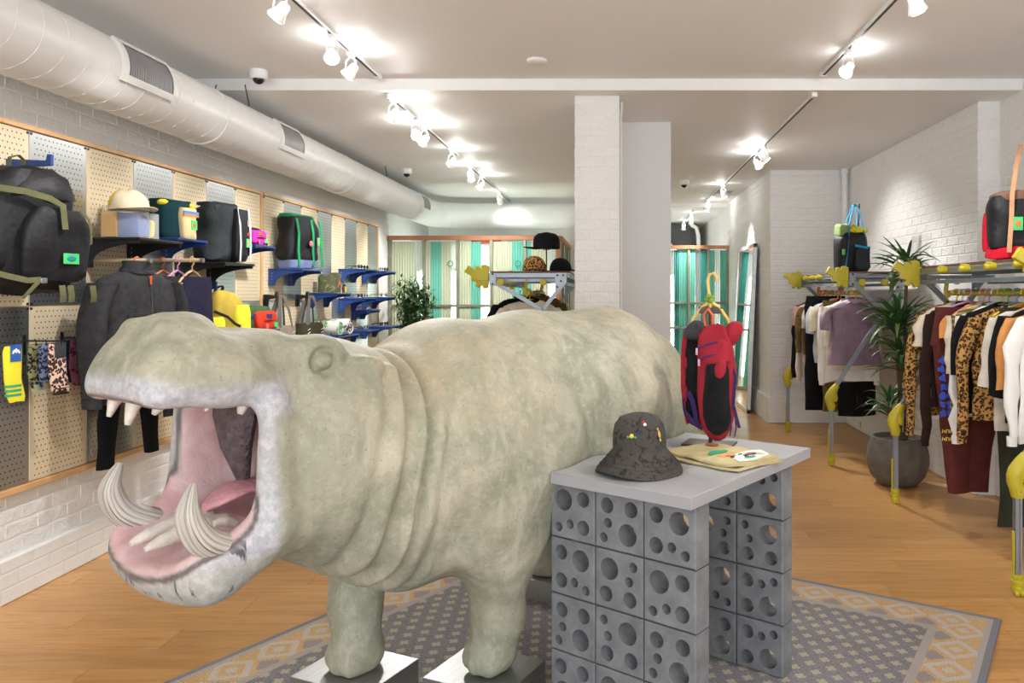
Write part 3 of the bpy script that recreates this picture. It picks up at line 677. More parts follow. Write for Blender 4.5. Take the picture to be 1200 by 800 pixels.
# ------------------------------------------------------------------ rug
def m_rug():
    m, nt, p = newmat('woven_rug'); t = nd(nt, 'ShaderNodeTexCoord'); sx = nd(nt, 'ShaderNodeSeparateXYZ', {0: t.outputs['Object']}); X, Y = sx.outputs[0], sx.outputs[1]
    w = noise(nt, t.outputs['Object'], 160, 2).outputs[0]; w2 = noise(nt, t.outputs['Object'], 3, 4).outputs[0]
    dx = math_(nt, 'SUBTRACT', 1.345, math_(nt, 'ABSOLUTE', X)); dy = math_(nt, 'SUBTRACT', 1.8, math_(nt, 'ABSOLUTE', Y)); e = math_(nt, 'MINIMUM', dx, dy)
    def plus(px, py, arm, th):      # plus-shaped motif on a lattice, offset alternate rows
        row = math_(nt, 'FLOOR', math_(nt, 'DIVIDE', Y, py)); off = math_(nt, 'MULTIPLY', math_(nt, 'FLOORED_MODULO', row, 2.0), px/2)
        a = math_(nt, 'ABSOLUTE', math_(nt, 'SUBTRACT', math_(nt, 'FLOORED_MODULO', math_(nt, 'ADD', X, off), px), px/2)); b = math_(nt, 'ABSOLUTE', math_(nt, 'SUBTRACT', math_(nt, 'FLOORED_MODULO', Y, py), py/2))
        c1 = math_(nt, 'MULTIPLY', math_(nt, 'LESS_THAN', a, arm), math_(nt, 'LESS_THAN', b, th)); c2 = math_(nt, 'MULTIPLY', math_(nt, 'LESS_THAN', a, th), math_(nt, 'LESS_THAN', b, arm))
        return math_(nt, 'MAXIMUM', c1, c2)
    field = mixc(nt, ramp(nt, w, [(.35, (0, 0, 0)), (.65, (1, 1, 1))]), (.145, .14, .155), (.27, .26, .275))
    field = mixc(nt, math_(nt, 'MULTIPLY', plus(.085, .06, .021, .0085), .85), field, (.50, .43, .30))
    # border: ochre ground with pale stepped lozenges
    def loz(U, V, per, h, r0, r1):
        a = math_(nt, 'ABSOLUTE', math_(nt, 'SUBTRACT', math_(nt, 'FLOORED_MODULO', U, per), per/2)); b = math_(nt, 'ABSOLUTE', math_(nt, 'SUBTRACT', V, h))
        q = math_(nt, 'ADD', math_(nt, 'SNAP', a, .012), math_(nt, 'SNAP', b, .012)); return math_(nt, 'MULTIPLY', math_(nt, 'LESS_THAN', q, r1), math_(nt, 'GREATER_THAN', q, r0))
    isx = math_(nt, 'LESS_THAN', dx, dy)
    U = math_(nt, 'ADD', math_(nt, 'MULTIPLY', isx, Y), math_(nt, 'MULTIPLY', math_(nt, 'SUBTRACT', 1, isx), X))
    lz = math_(nt, 'MAXIMUM', loz(U, e, .21, .135, .055, .092), loz(U, e, .21, .135, -1, .022))
    ground = mixc(nt, ramp(nt, w, [(.4, (0, 0, 0)), (.6, (1, 1, 1))]), (.60, .33, .10), (.62, .46, .27))
    bord = mixc(nt, math_(nt, 'MULTIPLY', lz, .8), ground, (.56, .54, .52))
    bord = mixc(nt, math_(nt, 'MULTIPLY', loz(math_(nt, 'ADD', U, .105), e, .21, .215, -1, .045), .8), bord, (.25, .25, .28))
    c = mixc(nt, math_(nt, 'GREATER_THAN', e, .26), bord, field)
    band = math_(nt, 'MULTIPLY', math_(nt, 'GREATER_THAN', e, .235), math_(nt, 'LESS_THAN', e, .272)); c = mixc(nt, band, c, (.42, .37, .34))
    c = mixc(nt, math_(nt, 'LESS_THAN', e, .03), c, (.22, .225, .25)); b2 = math_(nt, 'MULTIPLY', math_(nt, 'GREATER_THAN', e, .03), math_(nt, 'LESS_THAN', e, .055)); c = mixc(nt, b2, c, (.45, .40, .37))
    c = mixc(nt, math_(nt, 'MULTIPLY', w2, .25), c, (.40, .36, .33))
    nt.links.new(c, p.inputs['Base Color']); p.inputs['Roughness'].default_value = .95; p.inputs['Specular IOR Level'].default_value = .1
    wv = nd(nt, 'ShaderNodeTexWave', {'Vector': t.outputs['Object'], 'Scale': 38, 'Distortion': 2, 'Detail': 2}, bands_direction='Y')
    bump(nt, p, math_(nt, 'ADD', wv.outputs[1], w), .6, .006); return m
RC = Vector((1.77, 3.51, 0)); RD1 = Vector((-.854, .52, 0)).normalized(); RD2 = Vector((-.52, -.854, 0)).normalized()
rug = MB().box((0, 0, .0055), (2.69, 3.6, .011)).build('rug', m_rug(), bev=.003)
rug.location = RC+RD1*1.345+RD2*1.8; rug.rotation_euler = (0, 0, math.atan2(RD1.y, RD1.x))
tag(rug, 'woven grey and ochre patterned rug under the hippo and table', 'rug')

# ------------------------------------------------------------------ display table on breeze-block legs
TE1 = Vector((-.805, .593, 0)).normalized(); TE2 = Vector((.593, .805, 0)).normalized(); TO = Vector((.239, 2.39, 0)); TT = .862
def TP(a, b, z=TT): return Vector((TO.x, TO.y, 0))+TE1*a+TE2*b+Vector((0, 0, z))
def m_conc(name, c0, c1):
    m, nt, p = newmat(name); v = coords(nt); n = noise(nt, v, 14, 8, .6); n2 = noise(nt, v, 160, 3)
    nt.links.new(ramp(nt, n.outputs[0], [(.3, c0), (.7, c1)]), p.inputs['Base Color']); p.inputs['Roughness'].default_value = .75
    bump(nt, p, math_(nt, 'ADD', n2.outputs[0], n.outputs[0]), .25, .005); return m
M_conc = m_conc('grey_cast_concrete', (.13, .135, .145), (.215, .22, .23))
M_top = mat('pale_grey_laminate', (.33, .33, .345), .4, var=.03, scale=4)
tab = thing('display_table', 'grey display table on perforated concrete block legs beside the hippo', 'table', (TO.x, TO.y, .011))
left = []; _as = np.arange(.2, .80, .004)
for b in np.linspace(0, .957, 22):
    P = [TP(float(a), float(b), 0) for a in _as]; X = np.array([p.x for p in P])-HIP_O.x; Y = np.array([p.y for p in P])-HIP_O.y
    hb = X*math.cos(HIP_A)+Y*math.sin(HIP_A); hs = X*math.sin(HIP_A)-Y*math.cos(HIP_A)
    dm = np.minimum(hippo_fields(hb, hs, np.full_like(hb, TT))[0], hippo_fields(hb, hs, np.full_like(hb, TT-.04))[0])
    k = np.argmax(dm < .006) if (dm < .006).any() else len(_as)-1; left.append((float(_as[max(k-1, 0)]), float(b)))
poly = [(0, 0)]+[(0, .957)]+list(reversed(left))
MB().prism(poly, (0, 0, TT-.02-.011), TE1, TE2, .04).build('table_top', M_top, tab, bev=.0015)
from mathutils.geometry import delaunay_2d_cdt
def block_mesh():
    h, T = .1, .09; V = []; E = []; hol = [(-.25, .26, .135), (.19, .19, .19), (-.25, -.24, .135), (.05, -.22, .085), (.31, -.31, .085)]; N = 20
    def ring(pts): k = len(V); V.extend([Vector(p) for p in pts]); E.extend([(k+i, k+(i+1) % len(pts)) for i in range(len(pts))])
    ring([(-.0945, -.0945), (.0945, -.0945), (.0945, .0945), (-.0945, .0945)])
    for x, y, r in hol: ring([((x+r*math.cos(a))*.2, (y+r*math.sin(a))*.2) for a in np.linspace(0, 2*PI, N, endpoint=False)])
    ov, oe, of, *_ = delaunay_2d_cdt(V, E, [], 0, 1e-6)
    F = [f for f in of if all(((sum(ov[i].x for i in f)/3-x*.2)**2+(sum(ov[i].y for i in f)/3-y*.2)**2)**.5 > r*.2*.985 for x, y, r in hol)]
    b = MB(); n = len(ov)
    b.v = [(p.x, -T/2, p.y) for p in ov]+[(p.x, T/2, p.y) for p in ov]
    b.f = [tuple(f) for f in F]+[tuple(n+i for i in reversed(f)) for f in F]
    for k in range(len(hol)):
        o = 4+k*N
        for i in range(N): b.f.append((o+i, o+(i+1) % N, n+o+(i+1) % N, n+o+i))
    k = len(b.v); e = .0995; c = .005
    for y in (-T/2+c, T/2-c): b.v += [(-e, y, -e), (e, y, -e), (e, y, e), (-e, y, e)]
    for i in range(4):
        j = (i+1) % 4; b.f += [(i, j, k+j, k+i), (k+i, k+j, k+4+j, k+4+i), (k+4+i, k+4+j, n+j, n+i)]
    return b.mesh('block', M_conc, ang=35)
BM = block_mesh(); rbk = random.Random(11); ang1 = math.atan2(-TE1.y, -TE1.x)
for e2, ncol in ((.085, 3), (.745, 2)):
    for r in range(4):
        for c in range(ncol):
            P = TE1*(.107+.203*c)+TE2*e2+Vector((0, 0, .1+.2035*r))
            inst('block', BM, tab, P, (0, rbk.choice((0, 1, 2, 3))*PI/2, ang1+rbk.choice((0, PI))))
# ------------------------------------------------------------------ bucket hat
def m_mottle(name, a, b, c=None, sc=9, r=.9):
    m, nt, p = newmat(name); v = coords(nt); n = noise(nt, v, sc, 6, .65, 1.0)
    st = [(.40, a), (.47, b)] if c is None else [(.36, a), (.42, b), (.55, b), (.60, c)]
    nt.links.new(ramp(nt, n.outputs[0], st), p.inputs['Base Color']); p.inputs['Roughness'].default_value = r; p.inputs['Specular IOR Level'].default_value = .2
    bump(nt, p, noise(nt, v, 260, 2).outputs[0], .25, .003); return m
M_hat = m_mottle('charcoal_mottled_cotton', (.028, .026, .024), (.065, .058, .052), sc=34)
hp = TP(.33, .195); hat = thing('bucket_hat', 'charcoal mottled bucket hat with tiny embroidered motifs on the grey table', 'hat', (hp.x, hp.y, TT), .3)
def hatf(u, v):
    prof = [(.158, .004), (.150, .02), (.128, .045), (.103, .075), (.096, .085), (.096, .10), (.095, .135), (.088, .17), (.068, .197), (.035, .208), (.004, .21)]
    x = v*(len(prof)-1); i = min(int(x), len(prof)-2); t = x-i; r = prof[i][0]*(1-t)+prof[i+1][0]*t; z = prof[i][1]*(1-t)+prof[i+1][1]*t; a = 2*PI*u
    r *= 1+.03*math.sin(3*a+1)*(1-v)+.012*math.sin(7*a+v*9); z += .012*math.sin(2*a+.6)*(1-v)*(1-v); return Vector((r*math.cos(a), r*math.sin(a)*.95, max(z, .004)))
b = MB().grid(hatf, 48, 30, True); hc = b.build('hat_shell', M_hat, hat); md = hc.modifiers.new('s', 'SOLIDIFY'); md.thickness = .003
for rr, zz in ((.130, .043), (.142, .031), (.117, .058)):
    MB().tube([hatf(k/48, .0)*0+Vector((rr*math.cos(k*PI/24)*(1.0), rr*.95*math.sin(k*PI/24), zz+.003+.012*math.sin(2*k*PI/24+.6)*.5)) for k in range(48)], .0012, 4, closed=True).build('brim_stitching', M_hat, hat)
def motif(parent, c, n, parts):
    n = Vector(n).normalized(); u, w = frame(n)
    for dx, dy, sx, sy, m in parts: MB().ell(Vector(c)+u*dx+w*dy, (sx, sy, .003), 10, 5, Matrix((u, w, n)).transposed()).build('embroidery', m, parent)
E_y, E_g, E_w, E_r, E_o = [mat('thread_'+n, c, .7) for n, c in (('yellow', rgb(225, 200, 60)), ('green', rgb(60, 160, 110)), ('white', rgb(225, 225, 225)), ('red', rgb(190, 50, 50)), ('gold', rgb(205, 165, 80)))]
def hatp(ang, v): p = hatf((ang/(2*PI)) % 1, v); return p, Vector((p.x, p.y, .02))
for ang, v, parts in ((math.radians(236), .62, [(0, 0, .008, .008, E_y), (.012, .004, .007, .004, E_g), (-.012, .004, .007, .004, E_g)]), (math.radians(265), .74, [(0, 0, .006, .006, E_w), (.004, -.008, .005, .006, E_r)]), (math.radians(300), .63, [(0, 0, .006, .014, E_o), (0, .02, .004, .006, E_o), (.004, -.018, .004, .005, E_o)])):
    p, n = hatp(ang, v); motif(hat, p+n.normalized()*.003, n, parts)
# ------------------------------------------------------------------ folded shirt
fs = thing('folded_shirt', 'folded beige shirt with a bright cartoon-style print lying on the grey table', 'shirt', (.405, 2.94, TT), math.radians(-46))
M_beige = cloth('beige_jersey', rgb(186, 172, 130)); M_wht = cloth('white_print', rgb(225, 225, 220), .03)
def slabcloth(w, d, z0, z1, seed, pw=6):
    b = MB(); S = []
    for k in range(13):
        x = -w/2+w*k/12; f = 1-.10*abs(k/6-1)**4
        S.append(((x, 0, (z0+z1)/2), (0, d/2*f, 0), (0, 0, (z1-z0)/2*f), pw))
    b.loft(S, 28); return b.warp(jitter(.003, 22, seed))
slabcloth(.37, .30, .002, .014, 1).build('lower_fold', M_beige, fs); slabcloth(.35, .28, .014, .028, 2).build('upper_fold', M_beige, fs)
def patch(name, m, c, r, parent, z=.0285, n=18, seed=1):
    rr = random.Random(seed); P = []
    for i in range(n):
        a = 2*PI*i/n; k = 1+rr.uniform(-.2, .2); P.append((c[0]+r[0]*math.cos(a)*k, c[1]+r[1]*math.sin(a)*k))
    return MB().prism(P, (0, 0, z+.001), (1, 0, 0), (0, 1, 0), .003).build(name, m, parent)
patch('white_print', M_wht, (.115, .03), (.055, .11), fs, seed=4)
patch('green_print', mat('ink_green', rgb(40, 150, 110), .8), (.0, -.02), (.02, .05), fs, .030, seed=5)
patch('orange_print', mat('ink_orange', rgb(205, 150, 90), .8), (.06, -.035), (.028, .038), fs, .0305, seed=6)
patch('red_print', mat('ink_red', rgb(180, 60, 60), .8), (.105, .045), (.012, .035), fs, .0305, seed=7)
patch('green_print', mat('ink_green', rgb(40, 150, 110), .8), (.14, .0), (.012, .03), fs, .0305, seed=8)
patch('brown_print', mat('ink_brown', rgb(150, 85, 50), .8), (-.11, .085), (.03, .022), fs, .0295, seed=9)
for k in range(9): patch('black_print', M_black, (.075+.012*(k % 5)+.01*(k//5), -.05+.05*(k//3)+.012*(k % 2)), (.004, .012), fs, .031, n=9, seed=20+k)
# ------------------------------------------------------------------ red pack on its stand
sp_ = Vector((.40, 3.235, TT)); st = thing('bag_stand', 'dark metal stand with bamboo hook holding the red vest pack', 'stand', sp_, math.radians(-20))
M_bronze = mat('dark_bronze_plate', (.075, .06, .05), .35, .6)
MB().box((0, 0, .004), (.21, .14, .007)).build('base_plate', M_bronze, st, bev=.001)
MB().cyl((0, .02, .007), (0, .02, .56), .008).build('post', M_dark, st)
MB().box((0, .02, .565), (.10, .012, .03)).build('cross_plate', M_bronze, st, bev=.002)
M_bamboo = mat('yellow_beaded_hook', rgb(214, 180, 95), .4)
hk = [Vector((0, .02, .575)), Vector((0, .015, .61)), Vector((-.006, .01, .65)), Vector((-.01, .01, .69)), Vector((0, .01, .715)), Vector((.018, .01, .72)), Vector((.03, .01, .70)), Vector((.026, .01, .685))]
MB().tube(hk, [.007, .0075, .0065, .0075, .0065, .0075, .007, .005], 8).build('hook', M_bamboo, st)
for q in (-1, 1): MB().tube([(0, .02, .60), (q*.04, .02, .575), (q*.075, .02, .525), (q*.082, .02, .50)], .007, 8).build('hanger_arm', M_bamboo, st)
for k in range(5): MB().ell((.012*math.sin(k*2.4), .005+.01*math.cos(k*2.4), .60+.006*k), (.012, .006, .01)).build('leaf_bead', mat('bead_green', rgb(120, 150, 50), .5), st)
M_red = cloth('red_ripstop', rgb(150, 40, 52), .14); M_blk = cloth('black_mesh', (.012, .012, .013), .3); M_pur = cloth('purple_webbing', rgb(66, 48, 96), .15); M_gry = cloth('grey_strap', (.05, .05, .055), .2)
pk = thing('vest_backpack', 'red and black vest backpack with purple straps hanging on the table stand', 'backpack', sp_+Vector((0, 0, 0)), math.radians(-28))
wr = jitter(.005, 20, 5)
def bodysec(z, w, d, y=0, x=0, p=3.0): return ((x, y, z), (w, 0, 0), (0, d, 0), p)
# panel worn at the back (towards the aisle)
B1 = [(.030, .010, .010), (.040, .034, .022), (.075, .055, .036), (.13, .068, .044), (.22, .078, .048), (.32, .080, .048), (.40, .078, .042), (.45, .070, .034), (.49, .055, .024), (.51, .03, .012)]
MB().loft([bodysec(z, w, d, -.045, .045) for z, w, d in B1], 28).warp(wr).build('main_panel', M_red, pk)
MB().loft([bodysec(z, w, d, -.076, .062, 2.6) for z, w, d in ((.060, .012, .012), (.08, .034, .026), (.13, .050, .036), (.20, .058, .042), (.28, .058, .042), (.33, .052, .038), (.36, .035, .026), (.37, .018, .014))], 24).warp(wr).build('black_pocket', M_blk, pk)
MB().loft([bodysec(z, w, d, -.074, .056, 2.8) for z, w, d in ((.345, .045, .028), (.36, .064, .040), (.40, .064, .040), (.435, .05, .03), (.45, .02, .012))], 24).warp(wr).build('upper_pocket', M_red, pk)
MB().ell((.090, -.108, .33), (.024, .012, .042), 14, 8).warp(wr).build('red_tongue', M_red, pk)
# front harness half, on the hippo side
MB().loft([bodysec(z, w, d, .03, -.075, 3.0) for z, w, d in ((.07, .015, .01), (.09, .040, .018), (.18, .048, .024), (.28, .046, .026), (.38, .044, .024), (.44, .036, .018), (.47, .02, .01))], 22).warp(wr).build('harness_panel', M_blk, pk)
for q, x0 in ((0, -.122), (1, -.030)):
    MB().tube([(x0+.02-.04*q, .02, .075), (x0, .012, .14), (x0-.004+.008*q, .008, .24), (x0, .008, .36), (x0+.012-.012*q, .01, .47)], [.008, .011, .011, .010, .009], 8).warp(wr).build('red_binding', M_red, pk)
MB().ell((-.118, .03, .20), (.018, .035, .05), 12, 8).warp(wr).build('side_pouch', M_red, pk); MB().ell((-.116, .03, .34), (.014, .03, .04), 12, 8).warp(wr).build('side_pouch', M_red, pk)
MB().ell((.108, -.01, .465), (.040, .055, .062), 16, 10, Matrix.Rotation(.55, 3, 'Y')).warp(wr).build('shoulder_cap', M_red, pk)
MB().ell((-.062, .005, .478), (.052, .05, .040), 16, 10, Matrix.Rotation(-.5, 3, 'Y')).warp(wr).build('shoulder_cap', M_gry, pk)
MB().tube([(-.03, -.03, .47), (-.012, -.05, .44), (.01, -.06, .425), (.03, -.05, .47), (.045, -.03, .51)], .010, 8).warp(wr).build('neck_binding', M_red, pk)
for z in (.20, .33): MB().ribbon([(-.115, .02, z), (-.05, .012, z+.005), (-.03, .0, z+.002)], (0, 0, 1), .014, .006).build('red_strap', M_red, pk)
MB().ribbon([(-.11, .03, .21), (-.12, .0, .17), (-.10, -.02, .13), (-.06, -.03, .09), (-.01, -.05, .075)], (0, 0, 1), .022, .004).build('purple_strap', M_pur, pk)
MB().ribbon([(-.10, .01, .215), (-.075, -.005, .18), (-.06, -.01, .13), (-.05, -.02, .08)], (1, 0, 0), .022, .004).build('purple_strap', M_pur, pk)
MB().ribbon([(.115, -.05, .34), (.135, -.06, .30), (.13, -.06, .23), (.125, -.06, .16)], (1, -.3, 0), .014, .003).build('purple_strap', M_pur, pk)
MB().ribbon([(.125, -.055, .18), (.14, -.06, .13), (.15, -.055, .09)], (1, -.3, 0), .016, .003).build('purple_strap', M_pur, pk)
for x in (.115, .135): MB().tube([(x, -.06, .13), (x+.004, -.062, .09), (x-.002, -.062, .055)], .003, 6).build('cord', M_pur, pk)
for z, x0 in ((.365, .0), (.41, -.01)):
    MB().tube([(x0, -.108, z), (x0+.045, -.119, z+.018), (x0+.09, -.112, z+.03)], .004, 6).build('zip', M_pur, pk)
    MB().box((x0-.002, -.112, z-.012), (.009, .004, .028)).build('zip_pull', mat('pink_metal', rgb(210, 160, 190), .3), pk, bev=.001)
MB().tube([(-.005, -.03, .50), (-.012, -.035, .545), (.01, -.04, .57), (.03, -.04, .545), (.028, -.035, .50)], .006, 8).build('haul_loop', mat('orange_cord', rgb(205, 90, 40), .6), pk)
# ------------------------------------------------------------------ pegboards on the left wall
PX = -2.925      # face of the panels
def m_peg(name, col, metal, rough, hole):
    m, nt, p = newmat(name); t = nd(nt, 'ShaderNodeTexCoord'); sx = nd(nt, 'ShaderNodeSeparateXYZ', {0: t.outputs['Object']})
    P = .0285
    row = math_(nt, 'FLOOR', math_(nt, 'DIVIDE', sx.outputs[2], P)); off = math_(nt, 'MULTIPLY', math_(nt, 'FLOORED_MODULO', row, 2.0), P/2)
    a = math_(nt, 'SUBTRACT', math_(nt, 'FLOORED_MODULO', math_(nt, 'ADD', sx.outputs[1], off), P), P/2); b = math_(nt, 'SUBTRACT', math_(nt, 'FLOORED_MODULO', sx.outputs[2], P), P/2)
    r = math_(nt, 'ADD', math_(nt, 'MULTIPLY', a, a), math_(nt, 'MULTIPLY', b, b)); edge = math_(nt, 'MULTIPLY', math_(nt, 'LESS_THAN', math_(nt, 'ABSOLUTE', sx.outputs[1]), .180), math_(nt, 'LESS_THAN', math_(nt, 'ABSOLUTE', sx.outputs[2]), .417))
    h = math_(nt, 'MULTIPLY', math_(nt, 'LESS_THAN', r, .0043**2), edge)
    n = noise(nt, t.outputs['Object'], 5, 4).outputs[0]
    base = ramp(nt, n, [(.3, tuple(x*.93 for x in col)), (.7, col)])
    nt.links.new(mixc(nt, h, base, hole), p.inputs['Base Color']); nt.links.new(math_(nt, 'MULTIPLY', math_(nt, 'SUBTRACT', 1, h), metal), p.inputs['Metallic']); p.inputs['Roughness'].default_value = rough
    return m
M_pegc = m_peg('cream_perforated_panel', rgb(222, 205, 172), 0, .5, (.05, .045, .04))
M_pegm = m_peg('steel_perforated_panel', (.55, .57, .58), .9, .30, (.02, .02, .02))
def pegboard(y0, n, pitch, z0, z1, first, lab, trim0=True):
    r = thing('pegboard', lab, 'pegboard', (PX, y0, z0)); H = (z1-z0)/2; mes = [MB().box((0, 0, 0), (.012, pitch-.004, H-.004)).mesh('panel', m, smooth=False, bev=.0015) for m in (M_pegc, M_pegm)]
    MB().box((-.02, n*pitch/2, H), (.022, n*pitch, 2*H)).build('backing_board', M_wood, r)
    sm = MB().cyl((0, 0, 0), (.004, 0, 0), .007, n=8).mesh('screw', M_dark)
    for i in range(n):
        for j in (0, 1):
            inst('panel', mes[(first+i+j) % 2], r, (-.006, (i+.5)*pitch, H*(j+.5)))
        for zz in (2*H-.012, H+.012, H-.012):
            for dy in (-.012, .012): inst('screw', sm, r, (0, i*pitch+dy, zz))
    MB().box((-.012, n*pitch/2, 2*H+.014), (.045, n*pitch, .024)).build('top_trim', M_wood, r, bev=.003)
    MB().box((-.012, n*pitch/2, -.018), (.045, n*pitch, .032)).build('bottom_trim', M_wood, r, bev=.003)
    MB().box((-.012, n*pitch+.012, H), (.045, .022, 2*H+.06)).build('end_trim', M_wood, r, bev=.003)
pegboard(2.17, 10, .417, .555, 2.31, 0, 'long checkerboard pegboard of cream and steel panels on the left wall, nearer one')
pegboard(6.40, 8, .386, .555, 2.31, 1, 'checkerboard pegboard of cream and steel panels on the left wall, farther one')

# ------------------------------------------------------------------ shelves
M_blue = mat('navy_blue_metal', rgb(28, 62, 128), .38, var=.06); M_blk2 = mat('black_metal', (.010, .010, .012), .42, var=.1)
def gus(depth, drop):
    P = [(0, 0), (depth, 0), (depth, -.02)]
    for k in range(1, 8):
        t = k/8; P.append((depth-(depth-.06)*math.sin(t*PI/2), -.02-(drop-.045)*(1-math.cos(t*PI/2))))
    return P+[(.06, -drop+.02), (.05, -drop), (0, -drop)]
def shelf(y0, L, z, depth, m, lab, grp, drop=.13, t=.014):
    r = thing('wall_shelf', lab, 'shelf', (PX+.001, y0, z), group=grp)
    MB().box((depth/2, L/2, -t/2), (depth, L, t)).build('shelf_board', m, r, bev=.002)
    for yy in (.012, L-.012): MB().prism([(a, b) for a, b in gus(depth*.97, drop)], (0, yy, -t), (1, 0, 0), (0, 0, 1), .008).build('bracket', m, r, bev=.001)
    for yy in (.012, L-.012):
        for k in range(3): MB().cyl((.03, yy-.0045, -.04-.025*k), (.03, yy-.006, -.04-.025*k), .004, n=8).build('rivet', M_steel, r)
    return r
GB, GK = 'navy shelves on the left wall', 'black shelves on the left wall'
shelf(4.20, .42, 1.805, .33, M_blk2, 'black shelf holding the storage box and pale cap', GK, drop=.15)
shelf(5.10, .42, 1.706, .34, M_blk2, 'black shelf under the tall charcoal roll-top bag', GK, drop=.15)
shelf(4.64, .34, 1.835, .29, M_blue, 'navy shelf under the teal and yellow pouch', GB)
shelf(5.66, .34, 1.86, .28, M_blue, 'small navy shelf under the pink waist pack', GB, drop=.10)
shelf(6.48, .42, 1.705, .30, M_blue, 'navy shelf under the black bag with green straps', GB)
shelf(7.33, .40, 1.50, .28, M_blue, 'navy shelf holding the camouflage tins', GB)
shelf(8.13, .40, 1.755, .29, M_blue, 'navy shelf of sunglasses, top row near column', GB)
shelf(8.88, .40, 1.755, .29, M_blue, 'navy shelf of sunglasses, top row next to the corner', GB)
shelf(8.13, .40, 1.445, .29, M_blue, 'navy shelf of sunglasses, middle row near column', GB)
shelf(8.88, .40, 1.45, .29, M_blue, 'navy shelf of sunglasses, middle row next to the corner', GB)
shelf(8.53, .32, 1.31, .23, M_blue, 'small navy shelf just below the middle sunglasses shelves', GB, drop=.10)
shelf(7.33, .62, 1.08, .29, M_blue, 'navy shelf under the two rolled towels', GB)
shelf(8.13, .40, 1.10, .32, M_blue, 'navy shelf of sunglasses, bottom row near column', GB)
shelf(8.88, .40, 1.11, .34, M_blue, 'navy shelf of sunglasses, bottom row next to the bamboo plant', GB)
shelf(5.72, .36, 1.215, .28, M_blue, 'navy shelf under the red and green waist pack', GB)
# sunglasses
def glasses_proto(fc):
    m = mat('frame_'+fc[0], fc[1], .3); t = thing('sunglasses', '', 'sunglasses')
    b = MB()
    for q in (-1, 1):
        b.tube([(q*.036+.027*math.cos(a), .0, .024+.019*math.sin(a)) for a in np.linspace(0, 2*PI, 14, endpoint=False)], .0032, 5, closed=True)
    b.tube([(-.010, 0, .03), (0, -.002, .033), (.010, 0, .03)], .003, 5); fr = b.build('frame', m, t)
    for q in (-1, 1):
        MB().tube([(q*.062, 0, .03), (q*.066, .05, .030), (q*.066, .11, .028), (q*.066, .135, .008)], .0028, 5).build('temple', m, t)
        MB().loft([((q*.036, -.0005, .024), (.025, 0, 0), (0, 0, .017)), ((q*.036, .0005, .024), (.025, 0, 0), (0, 0, .017))], 12).build('lens', mat('tinted_lens', (.02, .018, .02), .1), t)
    return t
GP = [glasses_proto(c) for c in (('black', (.01, .01, .01)), ('tortoise', (.08, .035, .015)), ('clear', (.55, .53, .5)))]
GPN = ['black', 'tortoiseshell', 'pale clear']; used = [False]*3
def place_glasses(y, z, d, kind, lab, rz):
    g = GP[kind] if not used[kind] else copy_tree(GP[kind]); used[kind] = True
    g.location = (PX+d, y, z+.002); g.rotation_euler = (0, 0, PI/2+rz); tag(g, lab, 'sunglasses', 'sunglasses on the navy shelves')
rg = random.Random(4)
for (y0, z, lab, ks) in ((8.13, 1.755, 'top navy shelf, near column', (0, 1)), (8.88, 1.755, 'top navy shelf by the corner', (2, 0)), (8.13, 1.445, 'middle navy shelf, near column', (0, 2)), (8.88, 1.45, 'middle navy shelf by the corner', (1, 0)), (8.13, 1.10, 'bottom navy shelf, near column', (1, 2)), (8.88, 1.11, 'bottom navy shelf by the plant', (0, 1))):
    for k, kd in enumerate(ks): place_glasses(y0+.10+.19*k, z, .20, kd, GPN[kd]+' sunglasses on the '+lab, rg.uniform(-.15, .15))
place_glasses(8.69, 1.31, .15, 1, 'tortoiseshell sunglasses alone on the small navy shelf', .1)

# ------------------------------------------------------------------ hooks
def hook(y, z, m, lab, L=.14):
    r = thing('wall_hook', lab, 'hook', (PX+.001, y, z), group='hooks on the left wall')
    MB().prism([(0, -.10), (.03, -.10), (.035, -.03), (L, -.02), (L+.01, -.02), (L+.012, .035), (L-.008, .035), (L-.014, .005), (0, .012)], (0, 0, 0), (1, 0, 0), (0, 0, 1), .022).build('hook_arm', m, r, bev=.002)
    MB().box((.003, 0, -.045), (.006, .06, .11)).build('hook_plate', m, r, bev=.001)
hook(3.72, 2.135, M_blue, 'navy hook carrying the large black backpack', .19)
hook(3.38, 1.555, M_blue, 'navy hook at the left edge below the black backpack')
hook(5.30, 1.545, M_blue, 'navy hook above the yellow backpack', .17)
hook(6.42, 1.475, M_blk2, 'black hook holding the grey tote', .10)
hook(7.06, 1.475, M_blk2, 'black hook holding the olive tote', .10)

# ------------------------------------------------------------------ bags on the left wall (local -y faces the room)
def lab_patch(parent, c, w, h, m, m2=None, n=(0, -1, 0)):
    o = MB().box(c, (w, .004, h)).build('woven_label', m, parent, bev=.001)
    if m2: MB().ell(Vector(c)+Vector((0, -.002, 0)), (w*.3, .002, h*.28), 10, 6).build('label_emblem', m2, o)
M_grn = mat('green_label', rgb(70, 190, 110), .7); M_olv = cloth('olive_webbing', rgb(104, 104, 74)); M_orl = mat('orange_emblem', rgb(190, 120, 50), .7)
M_nyl = mat('black_nylon', (.009, .009, .011), .55, var=.3, scale=20, bmp=.4, bscale=35, spec=.3); M_char = mat('charcoal_canvas', (.028, .033, .036), .8, var=.2, scale=12, bmp=.4, bscale=40, spec=.2)
def bulk(w, d, h, m, name, parent, c=(0, 0, 0), top=.75, seed=1, pw=3.6, amp=.006, taper=.96):
    S = []
    for k in range(13):
        t = k/12; f = (1-(1-min(1, t/.12))**2*.25) if t < .12 else (1-(max(0, (t-.72)/.28))**2.2*(1-top))
        S.append(((c[0], c[1], c[2]+h*t), (w/2*f*(1-(1-taper)*t), 0, 0), (0, d/2*f, 0), pw))
    return MB().loft(S, 30).warp(jitter(amp, 14, seed)).build(name, m, parent)
